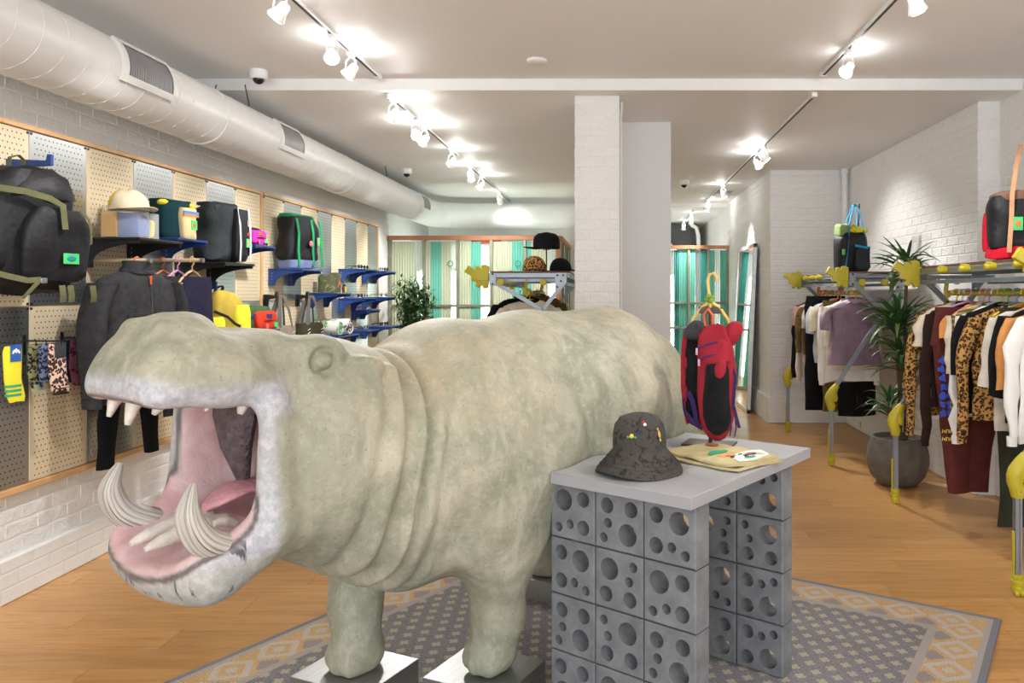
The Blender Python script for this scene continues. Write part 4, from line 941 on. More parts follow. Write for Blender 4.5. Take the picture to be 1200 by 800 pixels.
# large black backpack
bp = thing('backpack', 'large black nylon backpack with olive straps hanging at the left edge', 'backpack', (PX+.17, 3.585, 1.505), math.radians(72))
bulk(.40, .24, .56, M_nyl, 'main_body', bp, top=.48, seed=3, amp=.014)
bulk(.30, .10, .34, M_nyl, 'front_pocket', bp, (.055, -.125, .05), top=.7, seed=4, amp=.01)
bulk(.12, .16, .27, M_nyl, 'side_pocket', bp, (-.20, -.03, .09), top=.8, seed=5)
MB().loft([((0.02, -.02, .44), (.17, 0, 0), (0, .115, 0), 3), ((.02, -.03, .51), (.145, 0, 0), (0, .105, 0), 2.6), ((.01, -.02, .56), (.09, 0, 0), (0, .06, 0), 2.4), ((.0, -.01, .575), (.04, 0, 0), (0, .03, 0), 2.2)], 26).warp(jitter(.01, 15, 8)).build('top_flap', M_nyl, bp)
MB().ribbon([(-.03, .06, .56), (-.03, .05, .625), (.0, .04, .64), (.03, .05, .625), (.03, .06, .56)], (0, 1, 0), .028, .004).build('haul_loop', M_olv, bp)
MB().ribbon([(-.20, -.10, .46), (-.10, -.15, .45), (.0, -.165, .43), (.05, -.18, .40), (.055, -.19, .29)], [(0, 0, 1)]*3+[(.7, 0, .7), (1, 0, 0)], .03, .004).build('compression_strap', M_olv, bp)
MB().ribbon([(-.25, -.10, .10), (-.17, -.14, .07), (-.10, -.17, .05), (-.05, -.18, .055)], (0, 0, 1), .026, .004).build('lower_strap', M_olv, bp)
MB().ribbon([(-.06, -.185, .05), (-.10, -.19, .01), (-.13, -.18, -.03)], (1, 0, .5), .018, .003).build('strap_tail', M_olv, bp)
for x in (.06, .10, .21): MB().ribbon([(x, -.16, .03), (x+.004, -.165, -.02), (x+.012, -.15, -.05)], (1, 0, 0), .03, .004).build('strap_end', M_olv, bp)
MB().ribbon([(.18, -.12, .40), (.215, -.13, .35), (.225, -.13, .28), (.228, -.125, .23)], (1, 0, 0), .014, .003).build('strap_tail', M_olv, bp)
MB().box((-.045, -.19, .05), (.03, .008, .024)).build('buckle', M_steel, bp, bev=.002)
lab_patch(bp, (.09, -.180, .155), .075, .05, M_grn, mat('teal_emblem', rgb(30, 130, 130), .7))
# storage box and cap
M_clear = mat('clear_acrylic', (.82, .86, .9), .05, var=.02, alpha=.28); M_card = mat('cardboard', rgb(196, 158, 104), .8)
sb = thing('storage_box', 'transparent box of blue and yellow fabric on the black shelf', 'box', (PX+.17, 4.36, 1.806), math.radians(90))
MB().box((-.088, .055, .075), (.014, .085, .14)).build('card_panel', M_card, sb, bev=.002)
MB().box((.02, 0, .076), (.20, .20, .152)).build('clear_case', M_clear, sb, bev=.003)
bulk(.15, .17, .135, cloth('blue_cloth', rgb(80, 105, 165)), 'blue_fabric', sb, (.0, 0, .004), top=.9, seed=12)
bulk(.05, .17, .10, cloth('yellow_cloth', rgb(215, 190, 70)), 'yellow_fabric', sb, (.085, 0, .004), top=.9, seed=13)
M_capc = cloth('cream_twill', rgb(222, 206, 176)); M_capy = cloth('yellow_twill', rgb(228, 200, 74))
def cap_hat(name, lab, loc, rz, m, m2, brim_m, s=1.0, group=None, panel=True, tall=False):
    r = thing(name, lab, 'cap', loc, rz, group)
    def dome_(u, v):
        a = 2*PI*u; q = v*PI/2; rr = .092*math.cos(q)**.75 if v < 1 else .001
        if tall: rr = max(.001, .088*(1-v**5)**.5); return Vector((rr*math.cos(a)*s, rr*math.sin(a)*1.08*s, (.006+.118*v)*s))
        return Vector((rr*math.cos(a)*s, rr*math.sin(a)*1.08*s, (.006+.108*math.sin(q)**.9*(1+.04*math.sin(3*a)))*s))
    MB().grid(dome_, 28, 10, True).build('crown', m, r)
    if panel: MB().grid(lambda u, v: dome_(.30+.18*u, .08+.80*v)*1.012, 10, 8).build('side_panel', m2, r, fix=False)
    def br(u, v):
        a = -PI/2+(u-.5)*2.5; r0 = .088+.085*v*(math.cos((u-.5)*2.6)**.5 if abs(u-.5) < .58 else 0)
        return Vector((math.cos(a)*min(r0, .1+.0*v) if False else math.cos(a)*(.09+.012*v), math.sin(a)*(.09+.075*v), .012-.012*v*abs(u-.5)*2+.004*v))*s
    o = MB().grid(br, 18, 5).build('brim', brim_m, r, fix=False); md = o.modifiers.new('s', 'SOLIDIFY'); md.thickness = .004
    MB().ell((0, 0, .115*s), .007*s, 8, 5).build('top_button', m, r)
    return r
cap_hat('cap', 'cream and yellow cap resting on the transparent storage box', (PX+.17, 4.36, 1.9605), math.radians(70), M_capc, M_capy, M_capc, 1.08)
# teal/yellow pouch
po_ = thing('pouch', 'dark teal pouch with a yellow front pocket on the navy shelf', 'bag', (PX+.15, 4.80, 1.837), math.radians(80))
M_teal = cloth('dark_teal_nylon', rgb(20, 52, 58)); M_crm = cloth('sand_nylon', rgb(222, 198, 150)); M_yel = cloth('bright_yellow_nylon', rgb(228, 208, 60))
bulk(.26, .14, .23, M_teal, 'pouch_body', po_, top=.95, seed=20, amp=.01)
bulk(.14, .06, .19, M_crm, 'front_pocket', po_, (.05, -.075, .005), top=.9, seed=21)
MB().box((.05, -.106, .165), (.13, .005, .02)).build('blue_band', mat('band_blue', rgb(95, 130, 190), .8), po_); MB().box((.05, -.107, .147), (.13, .005, .013)).build('orange_band', mat('band_orange', rgb(225, 140, 70), .8), po_)
for x in (-.11, .12): MB().ell((x, -.04, .215), (.035, .03, .022), 10, 6).build('yellow_tab', M_yel, po_)
MB().box((0, 0, .232), (.25, .10, .02)).build('rolled_edge', M_teal, po_, bev=.008, seg=2); lab_patch(po_, (.075, -.108, .09), .05, .06, M_grn, M_orl)
# charcoal roll-top
rt = thing('roll_top_bag', 'tall charcoal roll-top backpack with pale zips on the black shelf', 'backpack', (PX+.18, 5.31, 1.708), math.radians(72))
bulk(.28, .20, .40, M_char, 'main_body', rt, top=.92, seed=30, amp=.012); bulk(.115, .12, .36, M_nyl, 'side_pocket', rt, (.10, -.075, .01), top=.95, seed=31)
for x in (.06, .150): MB().ribbon([(x, -.138, .01), (x+.004, -.142, .12), (x, -.14, .25), (x-.002, -.125, .385)], (1, 0, 0), .014, .006).build('pale_zip', mat('pale_zip', rgb(190, 195, 200), .5), rt)
MB().box((0, 0, .398), (.26, .11, .025)).build('rolled_top', M_char, rt, bev=.01, seg=2); lab_patch(rt, (.13, -.140, .14), .03, .06, M_grn, M_orl)
MB().box((-.10, -.10, .37), (.04, .006, .03)).build('buckle', M_gry, rt, bev=.002)
# waist packs
def waist(name, lab, loc, rz, m, m2, m3, s=1):
    r = thing(name, lab, 'waist pack', loc, rz)
    bulk(.24*s, .13*s, .145*s, m, 'main_body', r, top=.7, seed=40, amp=.006); bulk(.17*s, .06*s, .10*s, m2, 'front_pocket', r, (.01*s, -.075*s, .01), top=.75, seed=41)
    MB().ribbon([(-.12*s, -.02, .05*s), (-.07*s, -.085*s, .09*s), (.02*s, -.11*s, .085*s), (.10*s, -.07*s, .08*s)], (0, 0, 1), .025*s, .006).build('front_strap', m3, r)
    MB().ribbon([(.12*s, 0, .05*s), (.15*s, -.03, .03*s), (.14*s, -.06, .012)], (0, 0, 1), .03*s, .004).build('waist_strap', m3, r)
    MB().tube([(-.03*s, -.105*s, .055*s), (.02*s, -.112*s, .06*s), (.07*s, -.10*s, .056*s)], .004, 6).build('zip', M_black, r); lab_patch(r, (.06*s, -.113*s, .03*s), .035*s, .028*s, M_grn)
    MB().ell((-.02*s, -.115*s, .02*s), (.012*s, .006, .02*s)).build('zip_charm', mat('coral_charm', rgb(240, 100, 120), .5), r)
M_pink = cloth('magenta_nylon', rgb(205, 50, 150)); M_orng = cloth('orange_nylon', rgb(222, 92, 40)); M_mar = cloth('dark_plum_nylon', rgb(48, 30, 38)); M_grnn = cloth('green_nylon', rgb(68, 92, 62)); M_bln = cloth('blue_webbing', rgb(40, 60, 120)); M_rdn = cloth('tomato_nylon', rgb(205, 62, 40))
waist('waist_pack', 'plum waist pack with magenta pocket and orange strap on the wall shelf', (PX+.15, 5.83, 1.862), math.radians(75), M_mar, M_pink, M_orng, .95)
waist('waist_pack', 'green waist pack with tomato red pocket and blue strap', (PX+.15, 5.91, 1.217), math.radians(75), M_grnn, M_rdn, M_bln, 1.25)
# black bag, green straps
gb_ = thing('tote_backpack', 'black square bag with green straps on the navy wall shelf', 'bag', (PX+.16, 6.69, 1.707), math.radians(72))
M_grs = cloth('green_webbing', rgb(38, 132, 86)); M_lav = cloth('blue_grey_canvas', rgb(112, 124, 160))
bulk(.36, .20, .40, M_nyl, 'main_body', gb_, (0, 0, .05), top=.9, seed=50, amp=.008); bulk(.37, .21, .07, M_lav, 'base_panel', gb_, top=1, seed=51)
for x in (-.12, .06, .17): MB().ribbon([(x+.02, -.115, .02), (x, -.118, .16), (x+.01, -.116, .30), (x+.01, -.09, .43)], (1, 0, 0), .028, .006).build('green_strap', M_grs, gb_)
MB().loft([((0, 0, .44), (.17, 0, 0), (0, .09, 0), 4), ((0, 0, .475), (.16, 0, 0), (0, .075, 0), 4)], 24).warp(jitter(.01, 18, 52)).build('green_rim', M_grs, gb_)
lab_patch(gb_, (.13, -.121, .24), .035, .07, M_grn, M_orl); MB().ell((.03, -.125, .22), (.022, .008, .025)).build('pom_charm', mat('coral_charm', (.8, .2, .2)), gb_)
# yellow backpack
yb = thing('backpack', 'bright yellow and khaki backpack hanging from the navy wall hook', 'backpack', (PX+.17, 5.36, 1.115), math.radians(75))
M_khk = cloth('khaki_yellow_nylon', rgb(176, 152, 62)); M_yln = cloth('lemon_nylon', rgb(226, 214, 62))
bulk(.30, .18, .36, M_khk, 'main_body', yb, top=.55, seed=60, amp=.012); bulk(.15, .10, .30, M_yln, 'front_pocket', yb, (.10, -.08, .0), top=.8, seed=61); bulk(.14, .10, .22, M_yln, 'side_pocket', yb, (-.12, -.06, .0), top=.7, seed=62)
MB().ribbon([(-.14, -.08, .26), (-.06, -.12, .22), (.0, -.13, .17), (.04, -.14, .15)], (0, 0, 1), .02, .004).build('black_strap', M_black, yb)
MB().ribbon([(-.03, .03, .35), (-.03, .0, .42), (0, -.02, .435), (.03, 0, .42), (.03, .03, .35)], (0, 1, 0), .025, .004).build('haul_loop', M_gry, yb)
# totes
def tote(lab, loc, rz, m, w, h, seed):
    r = thing('tote_bag', lab, 'tote bag', loc, rz); bulk(w, .11, h, m, 'bag_body', r, top=.95, seed=seed, amp=.008)
    for yy in (-.05, .03): MB().ribbon([(-w*.28, yy, h-.02), (-w*.2, yy*.7, h+.12), (-.02, yy*.2, h+.235), (.03, yy*.2, h+.235), (w*.2, yy*.7, h+.12), (w*.28, yy, h-.02)], (0, .2, 1), .04, .005).build('handle', mat('grey_brown_webbing', rgb(98, 90, 84), .9), r)
    for x in (-w*.28, w*.28):
        for k in range(3): MB().tube([(x-.015, -.062, h*.45+.03*k), (x+.015, -.064, h*.45+.03*k+.015)], .004, 5).build('lacing', mat('pale_cord', rgb(205, 200, 185), .8), r)
tote('grey tote bag with long webbing handles hanging on the pegboard', (PX+.11, 6.48, .99), math.radians(75), cloth('warm_grey_canvas', rgb(150, 138, 126)), .30, .24, 70)
tote('dark olive tote bag with laced handles hanging on the pegboard', (PX+.11, 7.10, .99), math.radians(75), cloth('dark_olive_canvas', rgb(62, 60, 46)), .34, .24, 71)
# tins and bottles
M_camo = m_mottle('green_camouflage', (.03, .04, .02), (.10, .11, .055), (.28, .26, .15), sc=12)
def tin(lab, y, d, w, dd, h, m, band=None):
    r = thing('tin', lab, 'tin', (PX+d, y, 1.502)); S = [((0, 0, h*t), (w/2*f, 0, 0), (0, dd/2*f, 0), 4) for t, f in ((0, .94), (.03, 1), (.93, 1), (1, .93))]
    MB().loft(S, 24).build('tin_body', m, r); MB().loft([((0, 0, h), (w*.40, 0, 0), (0, dd*.40, 0), 4), ((0, 0, h+.012), (w*.40, 0, 0), (0, dd*.40, 0), 4)], 20).build('lid', m, r)
    if band: MB().box((w/2, -.01, h*.5), (.006, dd*.4, h*.2)).build('orange_label', band, r, bev=.001)
tin('wide camouflage tin on the navy shelf', 7.46, .14, .16, .15, .165, M_camo); tin('taller camouflage canister with orange label on the navy shelf', 7.60, .16, .10, .09, .185, M_camo, M_orng)
for y, m, l in ((7.67, mat('amber_glass', (.10, .04, .01), .1), 'tiny dark amber bottle beside the camouflage tins'), (7.705, mat('gold_box', rgb(205, 165, 50), .5), 'tiny golden bottle beside the camouflage tins')):
    r = thing('bottle', l, 'bottle', (PX+.22, y, 1.502)); MB().lathe([(.014, 0), (.014, .05), (.008, .06)], n=12).build('bottle_body', m, r); MB().lathe([(.010, .06), (.010, .085)], n=12).build('bottle_cap', M_black, r)
# towels
def towel(lab, y, d, R, L, m, m2):
    r = thing('rolled_towel', lab, 'towel', (PX+d, y, 1.082+R), 0); P = []
    MB().loft([((L*(t-.5), 0, 0), (0, R*f, 0), (0, 0, R*f)) for t, f in ((0, .93), (.03, 1), (.97, 1), (1, .93))], 26).warp(jitter(.004, 25, 80)).build('roll', m, r)
    MB().tube([(L/2+.002, (R*.85-k*.0022)*math.cos(k*.45), (R*.85-k*.0022)*math.sin(k*.45)) for k in range(30)], .005, 5).build('roll_spiral', m2, r)
towel('green and white rolled towel on the low navy shelf', 7.44, .15, .075, .24, m_mottle('green_marble_terry', rgb(80, 140, 70), rgb(225, 230, 215), sc=8), E_g)
towel('black and white patterned rolled towel on the low navy shelf', 7.66, .16, .08, .26, m_mottle('black_white_terry', (.02, .02, .02), (.75, .75, .74), sc=10), M_black)

# ------------------------------------------------------------------ socks
def sock_rod(y, z, L, lab):
    r = thing('sock_hook', lab, 'hook', (PX+.001, y, z), group='black sock hooks'); MB().tube([(0, 0, 0), (L, 0, .0), (L+.012, 0, .012)], .004, 8).build('rod', M_blk2, r); MB().box((.003, 0, -.02), (.006, .02, .10)).build('plate', M_blk2, r, bev=.001)
sock_rod(3.52, 1.27, .20, 'black wire hook holding the yellow socks'); sock_rod(3.80, 1.262, .20, 'black wire hook holding three patterned sock pairs'); sock_rod(4.06, 1.262, .17, 'black wire hook holding the maroon and green socks')
def sock(lab, y, d, z, w, h, m, cuff=None, tagm=None, stripes=None, foot=None):
    r = thing('socks', lab, 'socks', (PX+d, y, z), math.radians(80), group='socks on the wall hooks')
    P = lambda q: [((q, 0, 0), (w*.42, 0, 0), (0, .012, 0), 3), ((q, 0, -h*.1), (w*.45, 0, 0), (0, .014, 0), 3), ((q, 0, -h*.6), (w*.45, 0, 0), (0, .014, 0), 3), ((q+.012, -.004, -h*.9), (w*.5, 0, 0), (0, .014, 0), 3), ((q+.015, -.004, -h), (w*.40, 0, 0), (0, .010, 0), 3)]
    MB().loft(P(0), 18).warp(jitter(.003, 30, int(h*999))).build('sock_body', m, r)
    if foot: MB().loft([((.013, -.004, -h*.87), (w*.505, 0, 0), (0, .0155, 0), 3), ((.016, -.004, -h*1.005), (w*.42, 0, 0), (0, .012, 0), 3)], 18).build('toe', foot, r)
    if tagm: o = MB().box((0, -.0165, -h*.12), (w*.62, .002, h*.3)).build('paper_band', tagm, r)
    for k, (f, mm) in enumerate(stripes or []): MB().loft([((.002, -.001, -h*f), (w*.46, 0, 0), (0, .0148, 0), 3), ((.003, -.001, -h*(f+.045)), (w*.462, 0, 0), (0, .0148, 0), 3)], 18).build('stripe', mm, r)
    MB().tube([(0, 0, .02), (0, -.006, .012), (0, 0, -.005)], .003, 5).build('hang_clip', M_black, r)
    return r
def m_leop(name, a, b, c, sc=24, w=.35):
    m, nt, p = newmat(name); v = coords(nt); n = noise(nt, v, sc*.7, 3); vv = nd(nt, 'ShaderNodeVectorMath', {0: v, 1: nd(nt, 'ShaderNodeVectorMath', {0: n.outputs[1], 'Scale': .035}, operation='SCALE').outputs[0]}, operation='ADD').outputs[0]
    vo = nd(nt, 'ShaderNodeTexVoronoi', {'Vector': vv, 'Scale': sc}); d = vo.outputs['Distance']
    ring = ramp(nt, d, [(.20, b), (.27, c), (.46, c), (.55, a)])
    nt.links.new(ring, p.inputs['Base Color']); p.inputs['Roughness'].default_value = .9; p.inputs['Specular IOR Level'].default_value = .15; bump(nt, p, noise(nt, v, 300, 2).outputs[0], .2, .003); return m
M_sky = mat('royal_blue_tag', rgb(40, 90, 165), .6); M_spot1 = m_leop('olive_spot_knit', rgb(150, 150, 105), (.02, .02, .02), (.03, .03, .03), 60); M_spot2 = m_leop('navy_spot_knit', rgb(120, 130, 160), (.02, .03, .06), (.02, .03, .07), 60); M_spot3 = m_leop('pale_leopard_knit', rgb(225, 190, 170), (.10, .05, .04), (.04, .02, .02), 55)
ys = sock('bright yellow socks with green stripes and blue logo tag at the left edge', 3.53, .16, 1.255, .085, .26, cloth('yellow_knit', rgb(235, 220, 60), .06), tagm=M_sky, stripes=[(.68, E_g), (.76, E_g), (.84, E_g)])
for dx, rz_ in ((-.012, .6), (0, 0), (.012, -.6)):      # three-leaf mark on the tag
    MB().ell((dx, -.0185, -.025+.004*(dx == 0)), (.006, .001, .012), 8, 5, Matrix.Rotation(rz_, 3, 'Y')).build('tag_leaf', E_w, ys)
sock('olive spotted socks on the wire hook, nearest the wall', 3.80, .06, 1.248, .085, .23, M_spot1, foot=cloth('pale_green_knit', rgb(180, 195, 160)))
sock('navy spotted socks in the middle of the wire hook', 3.80, .11, 1.248, .085, .22, M_spot2, foot=cloth('tan_knit', rgb(150, 130, 100)))
sock('pale leopard socks with black toes at the tip of the wire hook', 3.80, .17, 1.248, .10, .25, M_spot3, tagm=M_gry, foot=M_black)
sock('navy and white socks on the shorter wire hook, by the wall', 4.06, .04, 1.248, .085, .22, cloth('navy_knit', rgb(40, 50, 90)))
sock('maroon patterned socks on the shorter wire hook', 4.06, .085, 1.248, .09, .235, m_mottle('maroon_pattern_knit', rgb(70, 18, 35), rgb(120, 70, 85), sc=30))
gs = sock('sage green socks with a black paper band on the shorter wire hook', 4.06, .14, 1.248, .10, .235, cloth('sage_knit', rgb(96, 156, 128)), tagm=M_black)
MB().tube([(.012*math.cos(a), -.019, -.022+.014*math.sin(a)) for a in np.linspace(0, 2*PI, 12, endpoint=False)], .002, 5, closed=True).build('band_mark', mat('band_pink', rgb(220, 170, 160), .6), gs)
# ------------------------------------------------------------------ garments
M_hng = {}
def hanger_mat(n, c): return mat('hanger_'+n, rgb(*c), .35, var=.05)
HC = {'yellow': (228, 205, 70), 'white': (235, 232, 225), 'green': (90, 170, 95), 'lime': (190, 205, 90), 'lilac': (205, 150, 200), 'blue': (120, 150, 210), 'pink': (230, 150, 160), 'orange': (222, 120, 70), 'wooden': (205, 165, 115), 'red': (205, 70, 60)}
_seed = [100]
def hanger(loc, rz, colour, holds, w=.19):
    r = thing('clothes_hanger', colour+' hanger holding the '+holds, 'hanger', loc, rz, 'hangers on the rails'); m = hanger_mat(colour, HC[colour])
    # origin = crown of the hook resting on the rail
    MB().tube([(-.024, 0, -.026), (-.025, 0, -.012), (-.018, 0, 0.002), (0, 0, .007), (.018, 0, .002), (.025, 0, -.014), (.017, 0, -.034), (0, 0, -.048), (0, 0, -.08)], .0048, 6).build('hook', m, r)
    MB().tube([(0, 0, -.075), (w*.4, 0, -.095), (w*.85, 0, -.13), (w, 0, -.15), (w*.9, 0, -.158), (0, 0, -.155), (-w*.9, 0, -.158), (-w, 0, -.15), (-w*.85, 0, -.13), (-w*.4, 0, -.095)], .0072, 6, closed=True).build('frame', m, r)
    return r
def top_garment(name, lab, cat, loc, rz, m, L=.62, w=.24, sl='long', sm=None, d=.026, flare=0, slen=None, spread=.05, seed=None, hem=None, collar=None, splay=0):
    "shirt, jacket or dress hung by the shoulders; origin at the neck"
    _seed[0] += 1; r = thing(name, lab, cat, loc, rz); j = jitter(.0065, 20, _seed[0]); S = []
    prof = [(0, .34, .5), (-.012, .50, .7), (-.03, .72, .9), (-.05, .90, 1), (-.085, 1.0, 1.1), (-.16, .98, 1.2), (-.28, .95, 1.25)]
    for z, f, g in prof: S.append(((0, 0, z), (w*f, 0, 0), (0, d*g, 0), 2.6))
    for k in range(1, 7):
        t = k/6; z = -.28-(L-.28)*t; S.append(((0, 0, z), (w*(.95+flare*t), 0, 0), (0, d*(1.25+.5*flare*t), 0), 2.6))
    def fold(p):
        t = max(0, -p.z-.15); q = j(p); q.y += .010*t/.4*math.sin(p.x*38+_seed[0]); return q
    MB().loft(S, 34).warp(fold).build('torso', m, r)
    if sl:
        SL = slen or (.22 if sl == 'short' else .60); w0, w1 = (.085, .075) if sl == 'short' else (.078, .045)
        for q in (-1, 1):
            SS = []
            for k in range(9):
                t = k/8; a = .30+.0*t; x = w*.86+spread*math.sin(min(1, t*2.2)*PI/2)+splay*t; z = -.065-SL*t; ww = w0+(w1-w0)*t
                SS.append(((q*x, -.004*math.sin(t*3), z), (ww*.62, 0, 0), (0, d*(1.15-.35*t), 0), 2.4))
            MB().loft(SS, 18).warp(jitter(.007, 22, _seed[0]+50+q)).build('sleeve', sm or m, r)
            if sl == 'long':
                e = SS[-1]; o = MB().loft([(e[0], e[1]*1.0 if isinstance(e[1], Vector) else Vector(e[1])*.95, Vector(e[2])*.95, 2.4), (Vector(e[0])-Vector((0, 0, .05)), Vector(e[1])*.88, Vector(e[2])*.9, 2.4)], 18).build('cuff', sm or m, r)
    rim = MB().tube([(w*.30*math.cos(a), d*.75*math.sin(a), .004+.012*math.sin(a)) for a in np.linspace(0, 2*PI, 18, endpoint=False)], .008 if not collar else .016, 8, closed=True).build('collar', collar or m, r)
    if hem: MB().loft([((0, 0, -L-.004), (w*(.955+flare), 0, 0), (0, d*(1.27+.5*flare), 0), 2.6), ((0, 0, -L+.05), (w*(.955+flare), 0, 0), (0, d*(1.27+.5*flare), 0), 2.6)], 34).warp(j).build('hem', hem, r)
    return r
def trousers(name, lab, loc, rz, m, L=.95, w=.17, d=.026, taper=.6, gap=.0, cat='trousers', one=False):
    _seed[0] += 1; r = thing(name, lab, cat, loc, rz); j = jitter(.007, 16, _seed[0])
    MB().loft([((0, 0, 0), (w, 0, 0), (0, d, 0), 3), ((0, 0, -.04), (w*1.01, 0, 0), (0, d, 0), 3)], 24).build('waistband', m, r)
    MB().loft([((0, 0, -.03), (w*.99, 0, 0), (0, d, 0), 3), ((0, 0, -.12), (w*1.08, 0, 0), (0, d*1.2, 0), 3), ((0, 0, -.24), (w*1.12, 0, 0), (0, d*1.3, 0), 3)], 26).warp(j).build('seat', m, r)
    for q in (-1, 1):
        SS = []
        for k in range(8):
            t = k/7; ww = w*.55*(1-(1-taper)*t); SS.append(((q*(w*.53+gap*t), 0, -.20-(L-.20)*t), (ww, 0, 0), (0, d*(1.3-.3*t), 0), 2.6))
        MB().loft(SS, 20).warp(j).build('leg', m, r)
    return r
# ------------------------------------------------------------------ aluminium rack with yellow joints
M_alu = mat('anodised_aluminium', (.32, .345, .38), .4, .65, var=.06); M_jt = mat('olive_yellow_plastic', rgb(186, 172, 38), .45, var=.08); M_board = mat('reddish_shelf_board', rgb(112, 74, 58), .6, var=.2)
def extr(p0, p1, w=.034, h=None):
    p0, p1 = Vector(p0), Vector(p1); d = (p1-p0).normalized(); u, v = frame(d); h = h or w; n = .006; a, b = w/2, h/2
    P = [(-a, -b), (-n, -b), (-n, -b+.007), (n, -b+.007), (n, -b), (a, -b), (a, -n), (a-.007, -n), (a-.007, n), (a, n), (a, b), (n, b), (n, b-.007), (-n, b-.007), (-n, b), (-a, b), (-a, n), (-a+.007, n), (-a+.007, -n), (-a, -n)]
    L = (p1-p0).length
    return MB().prism(P, (p0+p1)/2, u, v, L)
LEAF = [(0, .075), (-.03, .088), (-.058, .082), (-.052, .055), (-.075, .08), (-.10, .072), (-.098, .045), (-.145, .085), (-.178, .035), (-.125, .005), (-.13, -.03), (-.085, -.038), (-.10, -.07), (-.07, -.08), (-.055, -.055), (-.035, -.085), (-.004, -.08)]
def rack(lab, cx, y0, L, hw, ft, ztop=1.65, side=(-1, 1), rail_x=-.08, rail_z=1.5, knobs=(), bz=.98, lfs=1.12):
    r = thing('clothes_rack', lab, 'clothes rack', (cx, y0, 0)); B = lambda n, b, m=None, **k: b.build(n, m or M_alu, r, smooth=False, **k)
    for x in (-hw, hw): B('top_rail', extr((x, 0, ztop), (x, L, ztop), .034, .04)); B('lower_rail', extr((x, .02, ztop-.075), (x, L-.02, ztop-.075), .026))
    for y in (0, L):
        B('end_rail', extr((-hw, y, ztop), (hw, y, ztop), .036)); sgn = -1 if y == 0 else 1
        B('corner_plate', MB().box((-hw+.02, y+sgn*.021, ztop-.035), (.06, .006, .11)), bev=.003); B('corner_plate', MB().prism([(-.05, .05), (.05, .05), (.05, -.03), (.0, -.10), (-.05, -.10)], (hw-.05, y+sgn*.021, ztop-.03), (1, 0, 0), (0, 0, 1), .006), bev=.001)
        for bx, bq in ((-hw+.02, .01), (-hw+.02, -.075), (hw-.08, .0), (hw-.03, .0), (hw-.05, -.05), (hw-.08, -.10)): B('bolt', MB().cyl((bx, y+sgn*.024, ztop+bq), (bx, y+sgn*.030, ztop+bq), .009, n=8), M_dark)
        # crossing legs
        B('brace', extr((-hw+.03, y, ztop-.06), (ft-.02, y, bz), .032)); B('leg', extr((hw-.07, y-.0, ztop-.12), (-ft+.02, y, .66), .032))
        B('shin', extr((-ft, y, .05), (-ft, y, .52), .032)); B('shin', extr((ft, y, .05), (ft, y, bz-.10), .032))
        for x, zk in ((-ft, .52), (ft, bz-.12)):
            s = -1 if x < 0 else 1
            k1 = MB().loft([((x, y, zk-.035), (.026, 0, 0), (0, .026, 0), 3), ((x-s*.0, y, zk+.005), (.038, 0, 0), (0, .034, 0), 2.5), ((x+s*.014, y, zk+.04), (.038, 0, 0), (0, .034, 0)), ((x+s*.010, y, zk+.08), (.044, 0, 0), (0, .036, 0)), ((x-s*.006, y, zk+.115), (.048, 0, 0), (0, .038, 0)), ((x-s*.022, y, zk+.145), (.034, 0, -.012), (0, .028, 0)), ((x-s*.045, y, zk+.175), (.024, 0, -.014), (0, .024, 0)), ((x-s*.055, y, zk+.19), (.012, 0, -.008), (0, .014, 0))], 18)
            kj = k1.build('knee_joint', M_jt, r); MB().cyl((x, y-.033, zk), (x, y+.033, zk), .020, n=14).build('pivot_boss', M_jt, kj); MB().cyl((x, y-.035, zk), (x, y-.038, zk), .005, n=8).build('pivot_screw', M_steel, kj)
            MB().ell((x-s*.02, y-.018, zk+.09), (.028, .02, .055), 12, 8, Matrix.Rotation(s*.35, 3, 'Y')).build('knee_relief', M_jt, kj)
            MB().box((x-s*-.021, y, .20), (.008, .02, .24)).build('shin_strip', M_jt, r, bev=.002)
            fo = MB().lathe([(.014, .0), (.024, .018), (.030, .04), (.026, .05), (.032, .06), (.032, .078), (.027, .082), (.031, .09), (.030, .105), (.02, .108)], (x, y, 0), 14).build('hoof_foot', M_jt, r)
            for q in (-1, 1): MB().ell((x+q*.013, y-.018, .016), (.012, .014, .016), 8, 6).build('toe', M_jt, fo)
        for kx in (-hw+.09, hw-.20): MB().cyl((kx, y+sgn*.02, ztop-.06), (kx, y+sgn*.055, ztop-.06), .030, n=16).build('end_knob', M_jt, r, bev=.004)
        lf = MB().prism([(a*lfs, b*lfs) for a, b in LEAF], (-hw-.012, y, ztop-.015), (1, 0, 0), (0, 0, 1), .035).build('leaf_finial', M_jt, r, bev=.007, seg=2)
        MB().box((-hw-.06, y+sgn*.02, ztop-.04), (.09, .012, .012)).build('leaf_vein', M_jt, lf, bev=.003)
    for y in knobs: MB().tube([(-hw-.01, y, ztop-.0), (-hw-.045, y, ztop+.004), (-hw-.075, y, ztop-.004)], [.022, .028, .016], 10).ell((-hw-.055, y, ztop+.018), (.014, .024, .012), 8, 6).build('side_knob', M_jt, r)
    MB().cyl((rail_x, .10, rail_z), (rail_x, L-.10, rail_z), .019, n=16).build('hanging_rail', M_jt, r)
    for y in (.10, L-.10):
        MB().tube([(rail_x, y, rail_z-.03), (rail_x-.022, y, rail_z-.01), (rail_x-.022, y, rail_z+.03), (rail_x-.006, y, ztop-.03)], [.016, .014, .017, .012], 8).build('rail_bracket', M_jt, r)
        B('cross_bar', extr((-hw, y, ztop-.04), (hw, y, ztop-.04), .026))
    MB().box((0, L/2, ztop+.028), (2*hw+.03, L*.94, .016)).build('shelf_board', M_board, r, bev=.002)
    return r
rack('aluminium clothes rack with yellow joints at the right edge, nearer one', 2.42, 3.81, 1.66, .235, .42, knobs=(.25, .57, .89, 1.21))
